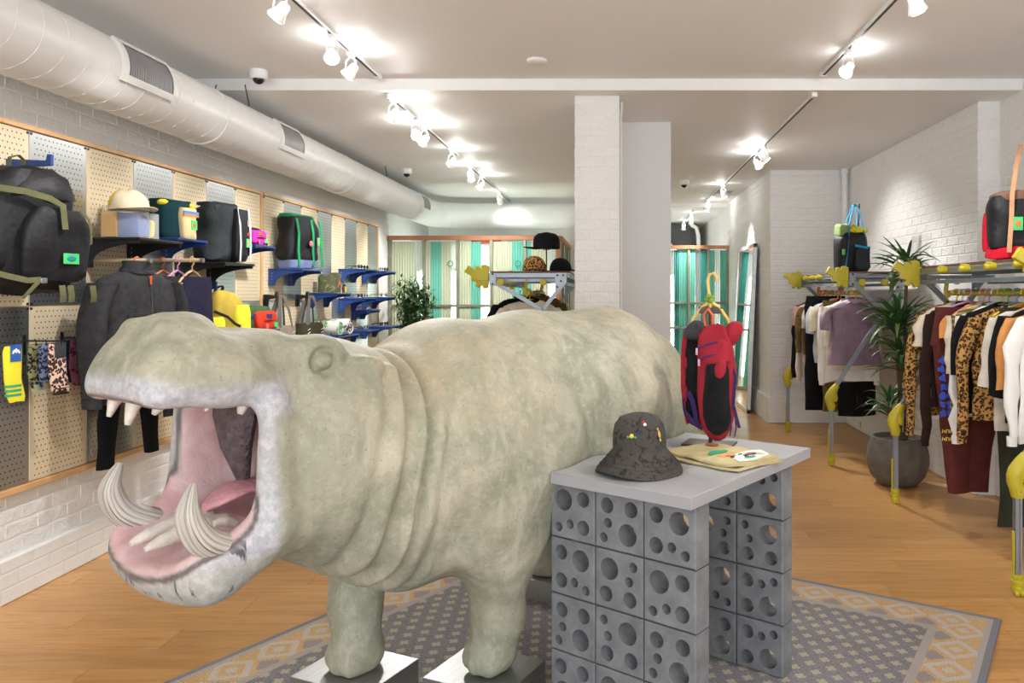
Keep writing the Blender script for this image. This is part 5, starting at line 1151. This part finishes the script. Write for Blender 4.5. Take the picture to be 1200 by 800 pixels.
rack('aluminium clothes rack with yellow joints along the right wall, farther one', 2.285, 6.66, 1.66, .245, .405, knobs=(.85, 1.1, 1.35))
rack('aluminium rack with yellow leaf finials standing behind the hippo by the brick column', -.73, 6.55, 1.66, .325, .44, rail_x=-.02, bz=1.18, lfs=1.2)
# ---- garments on the nearer right rack
M_leo = m_leop('leopard_fleece', rgb(182, 136, 76), rgb(120, 78, 36), (.02, .014, .010), 52)
def m_stripe(name, a, b, per):
    m, nt, p = newmat(name); v = coords(nt); sx = nd(nt, 'ShaderNodeSeparateXYZ', {0: v}); s = math_(nt, 'GREATER_THAN', math_(nt, 'FLOORED_MODULO', math_(nt, 'ADD', sx.outputs[2], math_(nt, 'MULTIPLY', noise(nt, v, 9, 2).outputs[0], .02)), per), per*.62)
    nt.links.new(mixc(nt, s, a, b), p.inputs['Base Color']); p.inputs['Roughness'].default_value = .95; bump(nt, p, noise(nt, v, 220, 2).outputs[0], .4, .004); return m
c_cream = cloth('cream_cotton', rgb(222, 212, 190)); c_brown = cloth('dark_brown_fleece', rgb(48, 32, 28)); c_mar = cloth('brown_maroon_fleece', rgb(92, 46, 42)); c_white = cloth('white_cotton', rgb(232, 230, 226), .04); c_black = cloth('black_cotton', (.010, .010, .011)); c_or = cloth('burnt_orange_cotton', rgb(206, 142, 82)); c_lg = cloth('light_grey_marl', rgb(206, 198, 184)); c_olv = cloth('olive_black_canvas', rgb(48, 50, 40)); c_mauve = cloth('mauve_chiffon', rgb(142, 120, 136)); c_char = mat('charcoal_fleece', (.042, .042, .044), .95, var=.25, scale=30, bmp=.4, bscale=120, spec=.1); c_navy = cloth('navy_corduroy', rgb(44, 42, 66)); c_pink = cloth('dusty_pink_cotton', rgb(206, 158, 148)); c_ppink = cloth('pale_pink_cotton', rgb(230, 208, 200), .05); c_lblue = cloth('pale_blue_cotton', rgb(196, 208, 216), .06); c_rust = cloth('rust_cotton', rgb(178, 104, 66))
M_str = m_stripe('olive_striped_knit', rgb(92, 84, 46), rgb(150, 138, 84), .034); M_cam2 = m_mottle('brown_camouflage', rgb(60, 48, 28), rgb(104, 84, 48), rgb(140, 112, 60), sc=14)
RX, RZ = 2.34, 1.5185
def hang(y, hc, short, fn, x=None, dz=-.095, rz=0, hw=.18):
    x = RX if x is None else x
    hanger((x, y, RZ), rz, hc, short, hw); return fn((x, y, RZ+dz), rz)
T = top_garment
def R1(y, hc, short, lab, *a, **k):
    nm = k.pop('nm'); ct = k.pop('ct', nm.split('_')[-1]); rz = k.pop('rz', 0.0); return hang(y, hc, short, lambda l, r: T(nm, lab, ct, l, r, *a, **k), rz=rz)
R1(5.25, 'yellow', 'first leopard coat', 'long leopard print fleece coat, first on the near rack beside the plant', M_leo, nm='fleece_coat', ct='coat', L=.76, w=.26, spread=.10, d=.032, slen=.78)
R1(5.165, 'white', 'cream tee next to the leopard coat', 'cream t-shirt hanging next to the long leopard coat', c_cream, nm='t_shirt', ct='t-shirt', L=.66, w=.26, sl='short', spread=.06)
R1(5.085, 'lime', 'dark brown sweatshirt', 'dark brown sweatshirt with long dangling sleeves on the near rack', c_brown, nm='sweatshirt', L=.68, w=.26, spread=.06, slen=.82)
bt = hang(4.945, 'lilac', 'maroon printed joggers', lambda l, r: trousers('joggers', 'maroon joggers with a blue print and yellow script down the leg', l, r, c_mar, L=1.19, w=.21, d=.035, taper=.62, gap=-.06), dz=-.11, x=2.275)
# printed lettering down the front of the joggers: blue chunky glyphs, then two short yellow script lines
M_bpr = mat('blue_screen_print', rgb(58, 84, 190), .8); M_ypr = mat('yellow_screen_print', rgb(222, 214, 90), .8); rp = random.Random(9)
for k in range(7):
    for q in range(3):
        x = -.185+.052*q+rp.uniform(-.008, .008); z = -.34-.056*k; P = []
        for i in range(9): a = 2*PI*i/9; rr = rp.uniform(.5, 1.15); P.append((x+.026*rr*math.cos(a), z+.03*rr*math.sin(a)))
        MB().prism(P, (0, -.050, 0), (1, 0, 0), (0, 0, 1), .004).build('print_glyph', M_bpr, bt)
for row, zz in ((0, -.79), (1, -.84)):
    for k in range(5):
        x = -.175+.026*k; MB().tube([(x-.008, -.046, zz-.012), (x-.006, -.047, zz+.012), (x+.002, -.047, zz-.004+.01*(k % 2)), (x+.009, -.047, zz+.006), (x+.008, -.046, zz-.012)], .0032, 5).build('script_letter', M_ypr, bt)
R1(4.865, 'pink', 'small orange tee behind the joggers', 'orange t-shirt mostly hidden behind the maroon joggers', c_or, nm='t_shirt', ct='t-shirt', L=.50, w=.22, sl='short', slen=.14)
R1(4.795, 'lilac', 'cream boxy tee', 'cream boxy t-shirt with long short sleeves beside the joggers', c_cream, nm='t_shirt', ct='t-shirt', L=.64, w=.25, sl='short', slen=.36, spread=.02)
R1(4.72, 'white', 'striped olive sweater', 'olive striped knit sweater on the near rack', M_str, nm='knit_sweater', ct='sweater', L=.66, w=.25, spread=.02, slen=.72)
R1(4.645, 'lime', 'white long-sleeved shirt', 'white long-sleeved shirt behind the black tee on the near rack', c_white, nm='shirt', L=.66, w=.26, spread=.05, slen=.72)
R1(4.565, 'green', 'black tee before the leopard jacket', 'black t-shirt hanging before the leopard jacket', c_black, nm='t_shirt', ct='t-shirt', L=.62, w=.27, sl='short', slen=.34, spread=.06)
R1(4.46, 'blue', 'leopard jacket', 'leopard print fleece jacket with a zip in the middle of the near rack', M_leo, nm='fleece_jacket', ct='jacket', L=.66, w=.27, spread=.09, d=.034, slen=.68)
hang(4.375, 'yellow', 'slim maroon trousers', lambda l, r: trousers('trousers', 'slim dark maroon trousers behind the leopard jacket', l, r, c_mar, L=.96, w=.15, taper=.55), dz=-.11)
hang(4.29, 'orange', 'long olive-black trousers', lambda l, r: trousers('trousers', 'long olive-black wide trousers reaching nearly to the floor', l, r, c_olv, L=1.22, w=.17, taper=.9, gap=.02), dz=-.10)
R1(4.21, 'wooden', 'light grey tee', 'light grey marl t-shirt on the near rack', c_lg, nm='t_shirt', ct='t-shirt', L=.68, w=.265, sl='short', slen=.38, spread=.06)
R1(4.125, 'pink', 'black tee near the end of the rack', 'black t-shirt between the grey and the orange tee', c_black, nm='t_shirt', ct='t-shirt', L=.62, w=.26, sl='short', slen=.42, spread=.06)
R1(4.05, 'green', 'burnt orange tee', 'burnt orange t-shirt near the end of the near rack', c_or, nm='t_shirt', ct='t-shirt', L=.60, w=.26, sl='short', slen=.36, spread=.06)
R1(3.965, 'white', 'white long sleeve at the end', 'white long-sleeved shirt, last garment at the right edge', c_white, nm='shirt', L=.70, w=.265, spread=.06, slen=.60)
# ---- garments on the farther right rack
RX = 2.17
def R2(y, hc, short, lab, *a, **k): return R1(y, hc, short, lab, *a, **k)
R2(8.12, 'orange', 'black sweatshirt on the far rack', 'black sweatshirt, first on the far rack by the white brick pier', c_black, nm='sweatshirt', L=.62, w=.25, spread=.06, slen=.70, rz=.12)
R2(8.02, 'red', 'dusty pink tee', 'dusty pink t-shirt on the far rack', c_pink, nm='t_shirt', ct='t-shirt', L=.58, w=.25, sl='short', slen=.20)
R2(7.93, 'white', 'pale pink shirt', 'pale pink long-sleeved shirt on the far rack', c_ppink, nm='shirt', L=.62, w=.25, spread=.05, slen=.72)
R2(7.83, 'orange', 'camouflage jacket', 'brown camouflage jacket on the far rack', M_cam2, nm='camo_jacket', ct='jacket', L=.55, w=.26, spread=.07, d=.035, slen=.42)
hang(7.74, 'red', 'camouflage trousers', lambda l, r: trousers('trousers', 'brown camouflage trousers on the far rack', l, r, M_cam2, L=1.02, w=.17, taper=.8), x=2.10, dz=-.11)
R2(7.65, 'green', 'light grey tee on the far rack', 'light grey t-shirt on the far rack', c_lg, nm='t_shirt', ct='t-shirt', L=.60, w=.24, sl='short', slen=.22)
hang(7.56, 'orange', 'black wide trousers', lambda l, r: trousers('trousers', 'black wide trousers in the middle of the far rack', l, r, c_black, L=1.12, w=.19, taper=.9, gap=.01), x=2.08, dz=-.05)
R2(7.46, 'white', 'pale blue tee', 'pale blue t-shirt on the far rack', c_lblue, nm='t_shirt', ct='t-shirt', L=.60, w=.25, sl='short', slen=.24)
R2(7.36, 'pink', 'cream tee on the far rack', 'cream t-shirt behind the white sweatshirt on the far rack', c_cream, nm='t_shirt', ct='t-shirt', L=.58, w=.25, sl='short', slen=.22)
hang(7.27, 'red', 'short camouflage trousers', lambda l, r: trousers('trousers', 'camouflage trousers hanging lower behind the mauve blouse', l, r, M_cam2, L=1.05, w=.15, taper=.8), x=2.12, dz=-.09)
hang(7.19, 'yellow', 'black trousers behind the blouse', lambda l, r: trousers('trousers', 'black cropped trousers under the mauve blouse', l, r, c_black, L=1.08, w=.17, taper=.95, gap=.0), x=2.26, dz=-.08)
R2(7.10, 'white', 'white sweatshirt', 'white sweatshirt with a rust print panel beside the mauve blouse', c_white, nm='sweatshirt', L=.74, w=.26, spread=.03, slen=.66, hem=None)
pp_ = C.objects.get('sweatshirt.002') or C.objects['sweatshirt']
MB().box((-.07, -.042, -.56), (.16, .004, .12)).build('rust_print', c_rust, pp_); MB().box((-.07, -.042, -.46), (.16, .004, .07)).build('navy_print', c_navy, pp_)
R2(7.0, 'yellow', 'cream shirt behind the blouse', 'cream long-sleeved shirt right behind the mauve blouse', c_cream, nm='shirt', L=.62, w=.25, spread=.02, slen=.30)
bl = hang(6.90, 'wooden', 'mauve blouse', lambda l, r: T('blouse', 'mauve ruffled blouse with round lace collar at the end of the far rack', 'blouse', l, r, c_mauve, L=.58, w=.215, sl='short', slen=.20, spread=.09, d=.05, flare=.18, collar=c_mauve), dz=-.085, rz=.05)
MB().grid(lambda u, v: Vector(((.075+.055*v)*math.cos(2*PI*u), (.05+.035*v)*math.sin(2*PI*u), .012-.035*v+.006*math.sin(u*60)*v)), 60, 4, True).build('lace_collar', cloth('pale_mauve_lace', rgb(176, 152, 164)), bl, fix=False)
for k in range(9): x = -.16+.04*k; MB().tube([(x*.8, -.066, -.08), (x, -.074, -.3), (x*1.1, -.078, -.56)], .004, 5).build('pleat', c_mauve, bl)
# ---- garments on the left wall, facing the room
RX2 = PX+.30
def wall_arm(y, z, L, lab):
    r = thing('hanging_arm', lab, 'hanging rail', (PX+.001, y, z), group='wooden hanging arms'); MB().cyl((0, 0, 0), (L, 0, 0), .012, n=14).build('wooden_arm', mat('beech_arm', rgb(214, 190, 150), .5), r); MB().cyl((L, 0, 0), (L+.02, 0, 0), .015, n=14).build('metal_end', M_steel, r); MB().box((.004, 0, 0), (.008, .06, .08)).build('arm_plate', M_blk2, r, bev=.001)
wall_arm(4.27, 1.68, .33, 'wooden arm holding the charcoal jacket under the black shelf'); wall_arm(4.72, 1.70, .38, 'wooden arm holding the dark trousers under the black shelf')
hanger((PX+.27, 4.27, 1.692), PI/2, 'orange', 'charcoal fleece jacket', .2)
jk = T('fleece_jacket', 'charcoal zip-neck fleece jacket hanging on the left wall', 'jacket', (PX+.27, 4.27, 1.615), PI/2-.12, c_char, L=.70, w=.285, d=.075, spread=.07, slen=.60, collar=c_char)
for q in (-1, 1):
    pk_ = MB().box((q*.115, -.098, -.34), (.15, .012, .19)).build('chest_pocket', c_char, jk, bev=.006); MB().box((q*.115, -.107, -.255), (.155, .008, .06)).build('pocket_flap', c_char, pk_, bev=.004)
MB().tube([(0, -.055, .0), (0, -.085, -.06), (0, -.094, -.16), (0, -.098, -.30)], .006, 6).build('zip', M_black, jk); MB().box((-.012, -.095, -.045), (.012, .006, .05)).build('zip_pull', M_orng, jk, bev=.002)
MB().loft([((0, 0, -.02), (.10, 0, 0), (0, .055, 0)), ((0, -.004, .03), (.092, 0, 0), (0, .052, 0)), ((0, -.004, .06), (.095, 0, 0), (0, .055, 0))], 24, cap=False).build('stand_collar', c_char, jk)
for k, (m, hc, short, lb) in enumerate(((c_black, 'orange', 'black trousers on the wall', 'black trousers hanging right behind the charcoal jacket'), (c_char, 'lilac', 'charcoal trousers on the wall', 'charcoal trousers hanging between the black and the navy pair'), (c_navy, 'wooden', 'navy trousers on the wall', 'navy corduroy trousers hanging by the yellow backpack'))):
    hanger((PX+.15+.09*k, 4.72, 1.713), PI/2, hc, short, .14); trousers('trousers', lb, (PX+.15+.09*k, 4.72+.02*k, 1.60), PI/2-.06, m, L=.84, w=.15, taper=.7)
hanger((PX+.08, 4.50, 1.692), PI/2, 'red', 'long black trousers below the jacket', .14)
trousers('trousers', 'long black trousers hanging below the jacket, seen through the open jaws', (PX+.085, 4.50, 1.58), PI/2-.05, c_black, L=1.06, w=.19, taper=.5, gap=.10)
# ------------------------------------------------------------------ corrugated partitions at the back
def m_poly(name, col, rough=.13, tr=.0):
    m, nt, p = newmat(name); v = coords(nt); n = noise(nt, v, 2, 3)
    nt.links.new(ramp(nt, n.outputs[0], [(.3, tuple(x*.9 for x in col)), (.7, col)]), p.inputs['Base Color'])
    p.inputs['Roughness'].default_value = rough; p.inputs['Transmission Weight'].default_value = tr; p.inputs['IOR'].default_value = 1.12; p.inputs['Coat Weight'].default_value = .6; p.inputs['Coat Roughness'].default_value = .06
    return m
M_pale = m_poly('pale_green_polycarbonate', rgb(206, 214, 186)); M_mint = m_poly('clear_mint_polycarbonate', rgb(232, 242, 234), .25, .9); M_turq = m_poly('turquoise_polycarbonate', rgb(118, 200, 180)); M_turq2 = m_poly('deep_turquoise_polycarbonate', rgb(70, 150, 140))
M_post = mat('grey_green_post', rgb(142, 142, 122), .45, .4)
def sheet(x0, x1, z0, z1, pitch=.034, amp=.007):
    n = max(4, int((x1-x0)/pitch*8)); return MB().grid(lambda u, v: Vector((x0+(x1-x0)*u, amp*math.sin(2*PI*(x0+(x1-x0)*u)/pitch), z0+(z1-z0)*v)), n, 1)
def partition(lab, loc, rz, widths, zt, stripes, rails, rings=()):
    r = thing('partition_screen', lab, 'partition', loc, rz); x = 0
    for i, w in enumerate(widths):
        MB().box((x, 0, zt/2), (.04, .05, zt)).build('post', M_post, r, bev=.003)
        a = x+.02
        for f, m in stripes[i % len(stripes)]:
            b = a+(w-.04)*f
            for z0, z1 in zip([.04]+list(rails), list(rails)+[zt-.02]): sheet(a, b+.003, z0, z1).build('corrugated_panel', m, r, fix=False)
            a = b
        for zr in rails: MB().box((x+w/2, -.004, zr), (w-.04, .04, .035)).build('cross_rail', M_post, r, bev=.003)
        MB().box((x+w/2, 0, .03), (w-.04, .05, .06)).build('bottom_rail', M_post, r, bev=.003)
        if i in rings: MB().tube([(x+w-.09+.035*math.cos(t), -.03, 1.88+.035*math.sin(t)) for t in np.linspace(0, 2*PI, 18, endpoint=False)], .006, 6, closed=True).build('ring_handle', M_turq2, r)
        x += w
    MB().box((x, 0, zt/2), (.045, .05, zt)).build('post', M_post, r, bev=.003)
    MB().box((x/2, 0, zt+.028), (x+.05, .08, .056)).build('top_beam', M_cedar, r, bev=.003)
    return r
A, Bm, Cq = M_pale, M_mint, M_turq
p1 = partition('pale green corrugated partition with timber top beam at the back left', (-2.93, 10.05, 0), 0, [.44]*5, 2.19, [[(.72, A), (.28, Bm)], [(.16, A), (.34, Cq), (.34, A), (.16, Bm)], [(.38, A), (.32, Cq), (.30, Bm)], [(.62, A), (.38, Cq)], [(.15, Cq), (.55, A), (.30, Bm)]], [1.33], rings=(1, 3))
MB().box((2.2, -.004, 1.1), (.06, .06, 2.2)).build('timber_post', M_cedar, p1, bev=.003)
partition('short turquoise return screen behind the brick column', (-.72, 10.12, 0), PI/2, [.5]*4, 2.19, [[(.3, Cq), (.7, M_turq2)], [(.6, M_turq2), (.4, A)]], [1.33])
partition('turquoise corrugated screen across the corridor beside the mirror', (.86, 12.10, 0), 0, [.31]*3, 2.19, [[(.25, Bm), (.25, M_turq2), (.5, Cq)], [(.3, Cq), (.3, Bm), (.4, M_turq2)], [(.3, Cq), (.3, Bm), (.4, M_turq)]], [.95, 1.34])
tag(MB().box((-1.95, 11.2, 1.1), (.9, .4, 2.18)).build('storage_crate_stack', M_white, bev=.01), 'white storage unit just showing above the corrugated partition', 'cabinet')
tag(MB().loft([((-1.85, 11.1, 2.19), (.22, 0, 0), (0, .1, 0), 5), ((-1.85, 11.1, 2.27), (.21, 0, 0), (0, .09, 0), 5)], 20).build('red_case', mat('red_case', rgb(205, 60, 40), .5)), 'red case lying on top of the white storage unit', 'case')
M_tube = bpy.data.materials.new('tube_glow'); M_tube.use_nodes = True
_q = M_tube.node_tree.nodes['Principled BSDF']; _q.inputs['Emission Color'].default_value = (.95, 1, .97, 1); _q.inputs['Emission Strength'].default_value = 9
def add_streak_tube(x, y, lab, z0=.2, z1=1.78):  # invented glowing tubes, standing in for storefront reflections on the corrugated sheets
    t = thing('added_streak_tube', lab, 'light', (x, y, 0), group='added glowing tubes behind the screens'); MB().cyl((0, 0, z0), (0, 0, z1), .036, n=12).build('glowing_tube', M_tube, t); MB().cyl((0, 0, .0), (0, 0, z0), .028, n=10).build('tube_stand', M_white, t); MB().cyl((0, 0, z1), (0, 0, z1+.05), .028, n=10).build('tube_cap', M_white, t)
for x, n in ((-2.56, 'first from the left wall'), (-2.13, 'second from the left wall'), (-1.68, 'middle one'), (-1.26, 'second from the brick column'), (-.83, 'nearest the brick column')): add_streak_tube(x, 10.22, 'added vertical glowing tube making bright streaks in the pale partition, '+n)
for x, n in ((.92, 'left one'), (1.24, 'middle one'), (1.56, 'right one')): add_streak_tube(x, 12.28, 'added vertical glowing tube making bright streaks in the turquoise corridor screen, '+n)
# arch at the end of the corridor
M_dgrey = mat('dark_grey_paint', (.07, .07, .072), .7)
ar = struct(MB().box((1.05, 14.95, 1.43), (.9, .06, 2.86)).build('wall_arch', M_dgrey)); 
struct(MB().prism([(.62, 0), (1.32, 0)]+[(.62+.70*math.cos(t), 1.95+.70*math.sin(t)) for t in np.linspace(0, PI/2, 14)], (0, 14.90, 0), (1, 0, 0), (0, 0, 1), .05).build('trim_arch', M_plaster))
tag(MB().tube([(1.62, 14.8, 0), (1.62, 14.8, 2.6), (1.58, 14.8, 2.75), (1.50, 14.8, 2.80), (1.45, 14.8, 2.86)], .04, 12).build('exposed_pipe', M_white), 'white exposed pipe at the far end of the corridor', 'pipe')
# ------------------------------------------------------------------ leaning mirror
mi = thing('floor_mirror', 'tall silver framed mirror leaning on the right rear wall', 'mirror', (1.655, 9.5, .0)); mi.rotation_euler = (0, math.radians(2.4), 0)
M_mir = mat('mirror_glass', (.86, .88, .88), .02, 1, var=.01); M_fr = mat('silver_frame', (.62, .62, .63), .35, .6)
MB().box((.0, .62, 1.06), (.018, 1.16, 2.02)).build('mirror_glass', M_mir, mi, smooth=False)
for y in (.025, 1.215): MB().box((.005, y, 1.06), (.045, .05, 2.12)).build('frame_side', M_fr, mi, bev=.003)
for z in (.03, 2.09): MB().box((.005, .62, z), (.045, 1.24, .05)).build('frame_rail', M_fr, mi, bev=.003)
# ------------------------------------------------------------------ plants
M_pot = m_conc('brown_grey_stone_pot', rgb(88, 82, 76), rgb(112, 106, 98)); M_soil = mat('dark_soil', (.02, .015, .012), .95, var=.5, scale=40, bmp=1)
M_leafd = mat('dracaena_leaf', rgb(58, 98, 48), .4, var=.35, scale=5, spec=.4); M_leafl = mat('dracaena_leaf_light', rgb(104, 134, 70), .4, var=.25, scale=5); M_stem = mat('dracaena_cane', rgb(98, 84, 62), .8, var=.3, bmp=.5)
dr = thing('potted_dracaena', 'tall dracaena with three leafy canes in a round stone pot', 'plant', (2.22, 6.02, 0))
MB().lathe([(.10, .0), (.15, .012), (.205, .08), (.232, .17), (.232, .24), (.215, .32), (.196, .375), (.180, .378), (.176, .36), (.17, .34)], n=36).build('pot', M_pot, dr)
MB().lathe([(.172, .335), (.1, .345), (.01, .35)], n=24).build('soil', M_soil, dr)
def leafm(L, w, droop, m):
    b = MB(); n = 8
    def pt(t): return Vector((L*(t-.18*droop*t*t), 0, L*(.55*t-.75*droop*t*t)))
    for k in range(n+1):
        t = k/n; p = pt(t); ww = w*(math.sin(PI*min(.98, .12+.86*t))**.7)*(1 if t < .98 else .1)
        b.v += [(p.x, -ww/2, p.z+.15*ww), (p.x, 0, p.z-.10*ww), (p.x, ww/2, p.z+.15*ww)]
    for k in range(n):
        for q in (0, 1): i = k*3+q; b.f.append((i, i+1, i+4, i+3))
    return b.mesh('leaf', m, fix=False, ang=80)
LM = [leafm(L, w, d, m) for L, w, d, m in ((.32, .034, .5, M_leafd), (.36, .036, .9, M_leafd), (.30, .032, 1.1, M_leafl), (.26, .03, .2, M_leafd))]
rl = random.Random(21)
for base, tip, n, sc in (((-.06, -.05), (-.085, -.06, .62), 40, .85), ((.03, .04), (-.01, -.04, 1.25), 60, 1.15), ((.07, .02), (.07, .0, 1.69), 52, 1.05), ((-.02, -.02), (.02, -.06, .98), 44, 1.05)):
    p0 = Vector((base[0], base[1], .34)); p1 = Vector(tip)
    MB().tube([p0, p0.lerp(p1, .35)+Vector((.015, .01, 0)), p0.lerp(p1, .7)+Vector((-.01, 0, 0)), p1], [.019, .017, .016, .014], 10).build('cane', M_stem, dr)
    for k in range(n):
        a = k*2.399+rl.uniform(-.2, .2); h = rl.random(); el = -.25+.95*h
        inst('leaf', LM[rl.randrange(4)], dr, p1+Vector((0, 0, -.10+.16*h)), (0, -el*.75, a), [sc*rl.uniform(.8, 1.1)]*3)
bm_ = thing('bamboo_plant', 'bushy green bamboo plant beside the corrugated partition', 'plant', (-2.46, 9.45, 0))
MB().lathe([(.13, 0), (.16, .03), (.18, .30), (.185, .36), (.17, .36), (.16, .33)], n=28).build('pot', M_pot, bm_); MB().lathe([(.16, .32), (.01, .33)], n=20).build('soil', M_soil, bm_)
stems = []
for k in range(7):
    a = k*.9; p1 = Vector((.13*math.cos(a), .13*math.sin(a), 1.35+.2*rl.random())); p0 = Vector((.05*math.cos(a), .05*math.sin(a), .32)); stems.append((p0, p1)); MB().tube([p0, p0.lerp(p1, .5)+Vector((.02, .01, 0)), p1], .008, 7).build('stem', mat('bamboo_stem', rgb(90, 110, 50), .6), bm_)
b = MB()
for k in range(3200):
    p0, p1 = rl.choice(stems); p = p0.lerp(p1, rl.uniform(.5, 1.08))+Vector((rl.gauss(0, .055), rl.gauss(0, .055), rl.gauss(0, .04))); d = Vector((rl.gauss(0, 1), rl.gauss(0, 1), rl.gauss(-.1, .5))).normalized(); u, w = frame(d); L = rl.uniform(.07, .12)
    b.add([p, p+d*L*.5+u*.013, p+d*L, p+d*L*.5-u*.013], [(0, 1, 2, 3)])
fo = b.build('foliage', mat('bamboo_leaf', rgb(62, 100, 48), .5, var=.4, scale=6), bm_, fix=False, smooth=False); fo['kind'] = 'stuff'
# ------------------------------------------------------------------ things on the rack tops
ZS = 1.687
bb = thing('tote_bag', 'black tote with bright blue straps on top of the far rack', 'tote bag', (2.16, 7.02, ZS), math.radians(15))
M_bs = cloth('bright_blue_webbing', rgb(40, 140, 190)); M_gt = cloth('sage_top_panel', rgb(120, 140, 90))
bulk(.30, .17, .36, M_nyl, 'bag_body', bb, top=.8, seed=90, amp=.012); bulk(.12, .14, .10, M_gt, 'green_panel', bb, (-.09, -.01, .33), top=.8, seed=91); MB().ell((.03, -.05, .38), (.07, .04, .045)).warp(jitter(.02, 30, 5)).build('yellow_bundle', M_yel, bb)
bulk(.15, .06, .20, M_char, 'front_pocket', bb, (.06, -.09, .02), top=.9, seed=92)
for yy, xx in ((-.08, -.02), (.05, .0)): MB().ribbon([(xx-.09, yy-.01, .02), (xx-.06, yy-.015, .28), (xx-.04, yy*.8, .42), (xx+.03, yy*.4, .62), (xx+.07, yy*.5, .60), (xx+.10, yy, .38), (xx+.11, yy-.01, .3)], (.3, 1, 0), .026, .004).build('blue_strap', M_bs, bb)
MB().ribbon([(-.02, -.105, .24), (.05, -.125, .225), (.13, -.11, .22)], (0, 0, 1), .022, .004).build('blue_strap', M_bs, bb); MB().tube([(.10, .06, .3), (.11, .04, .5), (.09, .0, .63)], .006, 6).build('black_cord', M_black, bb); lab_patch(bb, (-.13, -.092, .18), .03, .05, M_grn, M_orl)
rt_ = thing('tote_bag', 'black and red tote with tan handles on top of the near rack', 'tote bag', (2.335, 4.40, ZS), math.radians(-12))
M_rd2 = cloth('crimson_nylon', rgb(206, 32, 52)); M_tan = cloth('tan_webbing', rgb(196, 150, 112)); M_taup = cloth('taupe_canvas', rgb(120, 92, 76))
bulk(.36, .18, .30, M_nyl, 'bag_body', rt_, (0, 0, .05), top=.92, seed=95, amp=.01); bulk(.37, .19, .065, M_rd2, 'red_base', rt_, top=1, seed=96); bulk(.34, .16, .08, M_taup, 'taupe_top', rt_, (0, 0, .31), top=.85, seed=97)
bulk(.03, .08, .22, M_rd2, 'red_side_pocket', rt_, (-.17, .07, .06), top=.7, seed=98); bulk(.10, .05, .16, M_rd2, 'red_corner', rt_, (.13, -.075, .22), top=.9, seed=99)
for x in (-.10, .07): MB().ribbon([(x, -.118, .04), (x+.01, -.125, .22), (x+.02, -.105, .37), (x+.06, -.05, .56), (x+.09, -.02, .66)], (1, 0, 0), .026, .005).build('tan_handle', M_tan, rt_)
lab_patch(rt_, (-.055, -.125, .20), .05, .075, M_grn, M_orl)
# centre rack
cs = thing('cap_stand', 'slim black stand lifting the black cap above the centre rack', 'stand', (-.60, 6.78, ZS)); MB().lathe([(.05, 0), (.05, .008), (.006, .012)], n=16).build('base', M_dark, cs); MB().cyl((0, 0, .01), (0, 0, .20), .006, n=8).build('pole', M_dark, cs); MB().ell((0, 0, .21), (.05, .05, .02), 12, 6).build('pad', M_dark, cs)
cap_hat('cap', 'black flat-brimmed cap raised on a stand above the centre rack', (-.60, 6.78, ZS+.195), -PI/2+.3, c_black, c_black, c_black, 1.25, panel=False, tall=True)
cap_hat('cap', 'leopard print cap on the centre rack shelf', (-.70, 6.72, ZS), .2, M_leo, M_leo, M_leo, 1.15, panel=False)
cap_hat('cap', 'black cap at the right end of the centre rack shelf', (-.48, 6.85, ZS), .6, c_black, c_black, c_black, 1.05, panel=False)
mg = thing('display_board', 'dark display board lying on the centre rack shelf', 'board', (-.80, 7.0, ZS)); 
RX = -.75
hang(6.80, 'yellow', 'cream tee on the centre rack', lambda l, r: T('t_shirt', 'cream t-shirt with a dark collar on the rack behind the hippo', 't-shirt', l, r, c_cream, L=.62, w=.25, sl='short', collar=c_black), dz=-.09)
hang(6.95, 'white', 'black tee on the centre rack', lambda l, r: T('t_shirt', 'black t-shirt on the rack behind the hippo', 't-shirt', l, r, c_black, L=.62, w=.25, sl='short'), dz=-.06, x=-.83)
hang(7.2, 'wooden', 'camouflage shirt on the centre rack', lambda l, r: T('shirt', 'camouflage shirt on the rack behind the hippo', 'shirt', l, r, M_cam2, L=.62, w=.25), dz=-.05, x=-.72)
bpy.data.objects.remove(mg)
